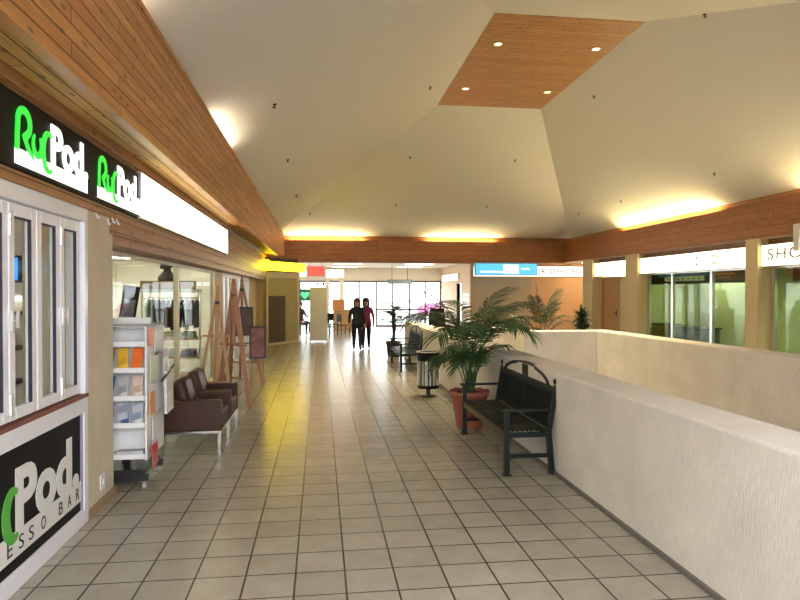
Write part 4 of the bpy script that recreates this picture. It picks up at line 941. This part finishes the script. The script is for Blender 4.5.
# ---------------------------------------------------------------- people
def person(label, loc, rz, H, jac, tro, hairc, hair_long, stride=.06, elbows=((.15, -.02, .615), (.15, .0, .615)), wrists=((.145, -.05, .49), (.145, -.03, .49)), seated=False):
    t = thing('person', label, 'person', loc, rz)
    J = {'pelvis': ((0, 0, .50), .078), 'waist': ((0, 0, .60), .072), 'chest': ((0, .004, .72), .085), 'neckb': ((0, .004, .825), .042), 'neck': ((0, -.003, .852), .034), 'jaw': ((0, -.012, .882), .048), 'head': ((0, -.006, .925), .061), 'crown': ((0, 0, .962), .050)}
    E = [('pelvis', 'waist'), ('waist', 'chest'), ('chest', 'neckb'), ('neckb', 'neck'), ('neck', 'jaw'), ('jaw', 'head'), ('head', 'crown')]
    for s, k in ((-1, 'a'), (1, 'b')):
        f = stride * s
        ex, ey, ez = elbows[0 if s < 0 else 1]; wx, wy, wz = wrists[0 if s < 0 else 1]
        J['sh' + k] = ((s * .105, .004, .785), .042); J['el' + k] = ((s * ex, ey, ez), .030); J['wr' + k] = ((s * wx, wy, wz), .020); J['ha' + k] = ((s * wx, wy - .012, wz - .045), .022)
        if seated:
            J['hip' + k] = ((s * .055, 0, .48), .062); J['kn' + k] = ((s * .065, -.26, .46), .044); J['an' + k] = ((s * .065, -.24, .22), .028); J['to' + k] = ((s * .068, -.31, .20), .026)
        else:
            J['hip' + k] = ((s * .052, 0, .475), .066); J['kn' + k] = ((s * .056, -f * .5 - .012, .27), .045); J['an' + k] = ((s * .056, -f + .01, .05 + (.012 if s < 0 else 0)), .027); J['to' + k] = ((s * .062, -f - .075, .022), .024)
        E += [('chest', 'sh' + k), ('sh' + k, 'el' + k), ('el' + k, 'wr' + k), ('wr' + k, 'ha' + k), ('pelvis', 'hip' + k), ('hip' + k, 'kn' + k), ('kn' + k, 'an' + k), ('an' + k, 'to' + k)]
        for q in range(5):   # thumb and four fingers
            nm = 'f%d%s' % (q, k)
            dx = (q - 2) * .0075
            J[nm] = ((s * wx + (s * -.018 if q == 0 else 0), wy - .012 + dx, wz - (.062 if q == 0 else .085 + .006 * (q in (2, 3)))), .0065); E.append(('ha' + k, nm))
    names = list(J); idx = {n: i for i, n in enumerate(names)}
    me = bpy.data.meshes.new('skeleton'); me.from_pydata([tuple(c * H for c in J[n][0]) for n in names], [(idx[a], idx[b]) for a, b in E], []); me.update()
    so = bpy.data.objects.new('skeleton', me); COL.objects.link(so)
    sk = so.modifiers.new('skin', 'SKIN'); so.modifiers.new('sub', 'SUBSURF').levels = 2; so.modifiers[-1].render_levels = 2
    for i, n in enumerate(names):
        r = J[n][1] * H; dv = me.skin_vertices[0].data[i]
        dv.radius = (r * 1.25, r * .85) if n in ('chest', 'waist', 'pelvis') else (r, r); dv.use_root = n == 'pelvis'
    dg = bpy.context.evaluated_depsgraph_get(); bme = bpy.data.meshes.new_from_object(so.evaluated_get(dg)); bpy.data.objects.remove(so)
    bme.materials.clear()
    shoe = plain('shoe_' + label[:12], (.02, .018, .018), .5)
    mats = [M['skin'], plain('jacket_' + label[:18], jac, .8, var=.25), plain('trousers_' + label[:18], tro, .85), shoe, plain('eye_' + label[:18], (.02, .015, .012), .3), plain('lips_' + label[:18], (.40, .12, .10), .5)]
    for mm in mats: bme.materials.append(mm)
    seg = []
    for a, b in E:
        w = 1 if (a in ('waist', 'chest') and b != 'x') or a.startswith(('sh', 'el')) else 2
        if b in ('neck',): w = 1
        if a in ('neck', 'jaw', 'head') : w = 0
        if a.startswith(('wr', 'ha')): w = 0
        if a == 'pelvis' and b == 'waist': w = 1
        if a.startswith('an'): w = 3
        seg.append((Vector(J[a][0]) * H, Vector(J[b][0]) * H, w))
    for p in bme.polygons:
        c = p.center; best = None
        for a, b, w in seg:
            ab = b - a; tt = max(0, min(1, (c - a).dot(ab) / ab.length_squared)); d = (c - a - ab * tt).length
            if best is None or d < best[0]: best = (d, w)
        p.material_index = best[1]; p.use_smooth = True
    bm = bmesh.new(); bm.from_mesh(bme)
    def blob(c, r, sc, mi):
        res = bmesh.ops.create_uvsphere(bm, u_segments=8, v_segments=6, radius=r * H, matrix=Matrix.Translation(Vector(c) * H) @ Matrix.Diagonal((*sc, 1)))
        for f in {f for v in res['verts'] for f in v.link_faces}: f.material_index = mi; f.smooth = True
    blob((0, -.070, .915), .011, (.8, 1.1, 1.5), 0)                       # nose
    for s in (-1, 1):
        blob((s * .022, -.061, .932), .0075, (1.2, .6, .7), 4); blob((s * .060, .0, .922), .013, (.5, .9, 1.3), 0)   # eyes, ears
    blob((0, -.060, .89), .011, (1.4, .5, .45), 5)                        # mouth
    bm.to_mesh(bme); bm.free()
    body = bpy.data.objects.new('body', bme); COL.objects.link(body); body.parent = t
    hm = MB().ball((0, .014 * H, .943 * H), .073 * H, 18, 12, (1.0, 1.02, .95))
    if hair_long: hm.ball((0, .045 * H, .88 * H), .052 * H, 14, 10, (1.05, .55, 1.5))
    if hair_long:
        for q in (-1, 1): hm.ball((q * .052 * H, .018 * H, .885 * H), .03 * H, 10, 8, (.8, 1.0, 1.9))
    hm.build('hair', plain('hair_' + label[:18], hairc, .6, var=.3), t)
    # jacket hem: an open skirt of cloth round the hips
    n = 28; hemz = .44 if not seated else .49; vs = []
    for z, rx, ry in ((.60, .098, .072), (.55, .104, .078), (hemz, .112, .086), (hemz + .004, .106, .080), (.55, .098, .072)):
        for i in range(n):
            a = 2 * PI * i / n; w = 1 + .02 * math.sin(5 * a); vs.append((rx * w * math.cos(a) * H, ry * w * math.sin(a) * H, z * H))
    MB().add(vs, [(j * n + i, j * n + (i + 1) % n, (j + 1) * n + (i + 1) % n, (j + 1) * n + i) for j in range(4) for i in range(n)], True).build('jacket_hem', mats[1], t)
    return t
person('person with auburn hair in a dark jacket and black trousers, walking side by side', (1.12, 19.2, 0), .05, 1.56, (.018, .025, .028), (.012, .012, .014), (.14, .045, .025), True, .07, ((.15, .0, .63), (.135, .02, .62)), ((.165, -.07, .52), (.15, -.02, .50)))
person('person with dark hair in a magenta jacket and black trousers, walking beside the other', (1.42, 19.6, 0), -.05, 1.57, (.30, .035, .10), (.014, .012, .014), (.03, .02, .018), True, -.06)
person('person in dark clothes seated at the cafe table by the green heart', (-.80, 26.2, .045), .9, 1.62, (.03, .03, .035), (.03, .03, .04), (.03, .02, .015), False, 0, ((.14, -.06, .64), (.14, -.06, .64)), ((.10, -.18, .60), (.10, -.18, .60)), seated=True)
# seated figure rests on a chair: drop it so that the hips meet the seat
for o in bpy.data.objects:
    if o.get('label', '').startswith('person in dark clothes seated'): o.location.z = -.25

# ---------------------------------------------------------------- cafe corner and far hall
cc = thing('cafe_chair', 'dark cafe chair under the seated person near the green heart', 'chair', (-.80, 26.2, 0), .9, 'cafe chairs in the far corner')
MB().box(-.21, .21, -.21, .21, .385, .42).build('seat', M['black'], cc, bevel=.01); MB().box(-.2, .2, .19, .22, .55, .86).build('backrest', M['black'], cc, bevel=.01)
for x in (-.18, .18):
    MB().bar((x, -.18, 0), (x, -.18, .385), .028).build('leg', M['blackmetal'], cc); MB().bar((x, .18, 0), (x, .2, .86), .028).build('leg', M['blackmetal'], cc)
for x, y, rz, lb_ in ((-.15, 26.9, -1.2, 'dark cafe chair across the small table from the seated person'), (.30, 24.9, 2.6, 'dark cafe chair standing in front of the orange counter, nearer the white partition'), (.95, 25.9, 2.0, 'dark cafe chair standing close against the orange counter'), (.50, 26.75, .5, 'dark cafe chair between the white partition and the orange counter')):
    dup(cc, (x, y, 0), rz, lb_)
ct = thing('cafe_table', 'small round dark cafe table by the seated person', 'table', (-.13, 25.66, 0), 0)
MB().cyl((0, 0, .70), (0, 0, .73), .33, n=28).build('tabletop', M['black'], ct); MB().cyl((0, 0, .02), (0, 0, .70), .03, n=12).build('post', M['chrome'], ct); MB().cyl((0, 0, 0), (0, 0, .02), .22, n=24).build('base', M['blackmetal'], ct)
wp_ = thing('partition_board', 'freestanding pale white partition board past the olive shopfront', 'partition', (-.05, 22.4, 0), 0)
MB().box(-.29, .29, -.03, .03, .04, 1.93).build('panel', M['whitepaint'], wp_, bevel=.004)
MB().box(-.31, -.28, -.045, .045, 0, 1.96).box(.28, .31, -.045, .045, 0, 1.96).build('frame', M['alucream'], wp_)
for x in (-.29, .29): MB().box(x - .02, x + .02, -.2, .2, 0, .035).build('foot', M['alu'], wp_)
for x, lab in ((-.1, 'olive shopfront side'), (.12, 'orange counter side')):
    c = thing('spot_lamp', 'little grey spot lamp clipped on top of the white partition, ' + lab, 'lamp', (x, 22.4, 1.931), 0, 'spot lamps on the partition')
    MB().cyl((0, 0, 0), (0, 0, .1), .012, n=8).build('stem', M['blackmetal'], c); MB().cyl((0, .06, .13), (0, -.07, .11), .03, .05, n=14).build('shade', M['blackmetal'], c)
oc = thing('service_counter', 'orange timber service counter in front of the far glazing', 'counter', (1.02, 28.9, 0))
MB().box(-.42, .42, -.3, .3, 0, .92).build('carcass', plain('tan_timber', (.42, .25, .10), .5), oc, bevel=.006); MB().box(-.46, .46, -.34, .34, .92, .96).build('worktop', M['easelpale'], oc)
MB().box(-.46, .1, .2, .24, .96, 1.42).build('screen', M['counter'], oc)
hs = thing('heart_sign', 'glowing green heart sign in a dark panel by the seated person', 'sign', (-.74, 31.6, 1.62))
MB().box(-.32, .32, .0, .03, -.3, .3).build('panel', plain('deep_green_panel', (.02, .12, .06), .5), hs)
hp = []
for i in range(40):
    a = 2 * PI * i / 40; hp.append((.0135 * 16 * math.sin(a) ** 3, .0135 * (13 * math.cos(a) - 5 * math.cos(2 * a) - 2 * math.cos(3 * a) - math.cos(4 * a))))
MB().prism(hp, lambda u, v, w: (u, -w, v), .012).build('heart', M['emit_heart'], hs)
MB().cyl((0, .015, .3), (0, .015, .64), .012, n=8).build('hanger', M['blackmetal'], hs)
rs = thing('hanging_sign', 'red lit sign box hanging beyond the cross beam', 'sign')
MB().box(-.50, .18, 25.6, 25.74, 2.40, 2.80).build('case', plain('red_case', (.4, .05, .04), .4), rs); MB().box(-.49, .17, 25.594, 25.6, 2.41, 2.79).build('diffuser', M['emit_red'], rs)
for x in (-.4, .08): MB().cyl((x, 25.67, 2.8), (x, 25.67, 3.0), .012, n=8).build('hanger', M['blackmetal'], rs)
for x0, x1, y, z0, z1, lb_ in ((-.82, -.54, 25.62, 2.38, 2.66, 'narrow white lit sign box beside the red one'), (.24, .98, 26.0, 2.34, 2.68, 'wide white lit sign box over the cafe chairs')):
    s_ = thing('hanging_sign', lb_, 'sign')
    MB().box(x0, x1, y, y + .1, z0, z1).build('case', M['alu'], s_); MB().box(x0 + .01, x1 - .01, y - .006, y, z0 + .01, z1 - .01).build('diffuser', M['emit_white'], s_); MB().cyl(((x0 + x1) / 2, y + .05, z1), ((x0 + x1) / 2, y + .05, 3.0), .012, n=8).build('hanger', M['blackmetal'], s_)
gs = thing('hanging_sign', 'blue grey sign bar hung in front of the bright glass doors', 'sign')
MB().box(3.0, 4.12, 28, 28.1, 2.12, 2.32).build('case', plain('blue_grey_case', (.16, .20, .28), .4), gs)
MB().box(3.05, 4.07, 27.994, 28, 2.15, 2.29).build('face', plain('blue_grey_face', (.30, .36, .46), .4), gs)
for x in (3.2, 3.9): MB().cyl((x, 28.05, 2.32), (x, 28.05, 3.0), .012, n=8).build('hanger', M['blackmetal'], gs)
ss = thing('lightbox_sign', 'small white lit sign on the pale peach side wall of the far hall', 'sign')
MB().box(6.1, 6.2, 27.6, 31.2, 2.28, 2.6).build('case', M['alu'], ss); MB().box(6.094, 6.1, 27.62, 31.18, 2.29, 2.59).build('diffuser', M['emit_white_soft'], ss)
nb = thing('notice_board', 'white notice board on the pale peach side wall of the far hall', 'notice board')
MB().box(6.17, 6.195, 25.7, 27.0, 1.18, 1.68).build('board', M['whitepaint'], nb); MB().box(6.16, 6.17, 25.7, 27.0, 1.40, 1.43).box(6.16, 6.17, 25.7, 27.0, 1.18, 1.2).box(6.16, 6.17, 25.7, 27.0, 1.66, 1.68).build('batten', M['alu'], nb)
af = thing('sandwich_board', 'dark A-shaped sandwich board standing past the end of the parapet', 'sandwich board', (4.10, 21.9, 0), .1)
for s in (-1, 1):
    pn = MB().obox((0, s * .17, .6), (.26, .012, .6), Matrix.Rotation(s * .26, 3, 'X')).build('panel', M['blackmetal'], af)
    MB().obox((0, s * .188, .66), (.2, .004, .4), Matrix.Rotation(s * .26, 3, 'X')).build('chalk_panel', plain('chalk_panel_%d' % s, (.12, .075, .06), .7, var=.6), pn)

# outside the doors
pk = thing('flowering_shrub', 'bright pink flowering shrub outside the glass doors', 'shrub', (6.55, 37.3, -.02))
m = MB(); m2 = MB(); random.seed(3)
for i in range(170):
    a = random.uniform(0, 2 * PI); u = random.uniform(-.6, 1); r = .55 * random.uniform(.85, 1.1); s_ = math.sqrt(1 - u * u)
    c = (r * s_ * math.cos(a) * 1.3, r * s_ * math.sin(a), .72 + r * u * .75)
    (m2 if i % 3 else m).ball(c, .09 if i % 3 else .07, 6, 4)
m.ball((0, 0, .7), .45, 12, 8, (1.2, 1, .9)); m.build('foliage', M['leaf'], pk); m2.build('blossom', M['pink'], pk); MB().cyl((0, 0, 0), (0, 0, .4), .05, n=8).build('stem', M['bark'], pk)
pl = thing('planter_box', 'grey planter box outside the glass doors', 'planter', (5.45, 36, -.02))
MB().box(-.5, .5, -.3, .3, 0, .55).build('trough', plain('grey_concrete', (.30, .30, .32), .8), pl, bevel=.01); MB().box(-.46, .46, -.26, .26, .55, .57).build('soil', M['soil'], pl)

# ---------------------------------------------------------------- daylight and camera
wd = bpy.data.worlds.new('daylight'); SC.world = wd; wd.use_nodes = True
bg = wd.node_tree.nodes['Background']; bg.inputs[0].default_value = (.90, .94, 1.0, 1); bg.inputs[1].default_value = 3.6
# open side of the hall behind the camera lets the daylight in
pl_ = bpy.data.lights.new('daylight_portal', 'AREA'); pl_.shape = 'RECTANGLE'; pl_.size = 4.4; pl_.size_y = 3.0; pl_.cycles.is_portal = True
po = bpy.data.objects.new('daylight_portal', pl_); COL.objects.link(po); po.location = (.35, -4.0, 1.5); po.rotation_euler = (PI / 2, 0, 0)

cam = bpy.data.cameras.new('camera'); cam.sensor_width = 36; cam.lens = 630 / 800 * 36; cam.clip_end = 200
co = bpy.data.objects.new('camera', cam); COL.objects.link(co)
co.location = (0, 0, 1.72); co.rotation_euler = (PI / 2 - math.atan(7 / 630), 0, -math.atan(80 / 630))
SC.camera = co
SC.view_settings.view_transform = 'Standard'; SC.view_settings.look = 'None'; SC.view_settings.gamma = 1; SC.view_settings.use_curve_mapping = False
SC.view_settings.exposure = 1.25
SC.cycles.max_bounces = 10; SC.cycles.diffuse_bounces = 5; SC.cycles.transparent_max_bounces = 16
SC.cycles.sample_clamp_indirect = 6; SC.cycles.use_denoising = True
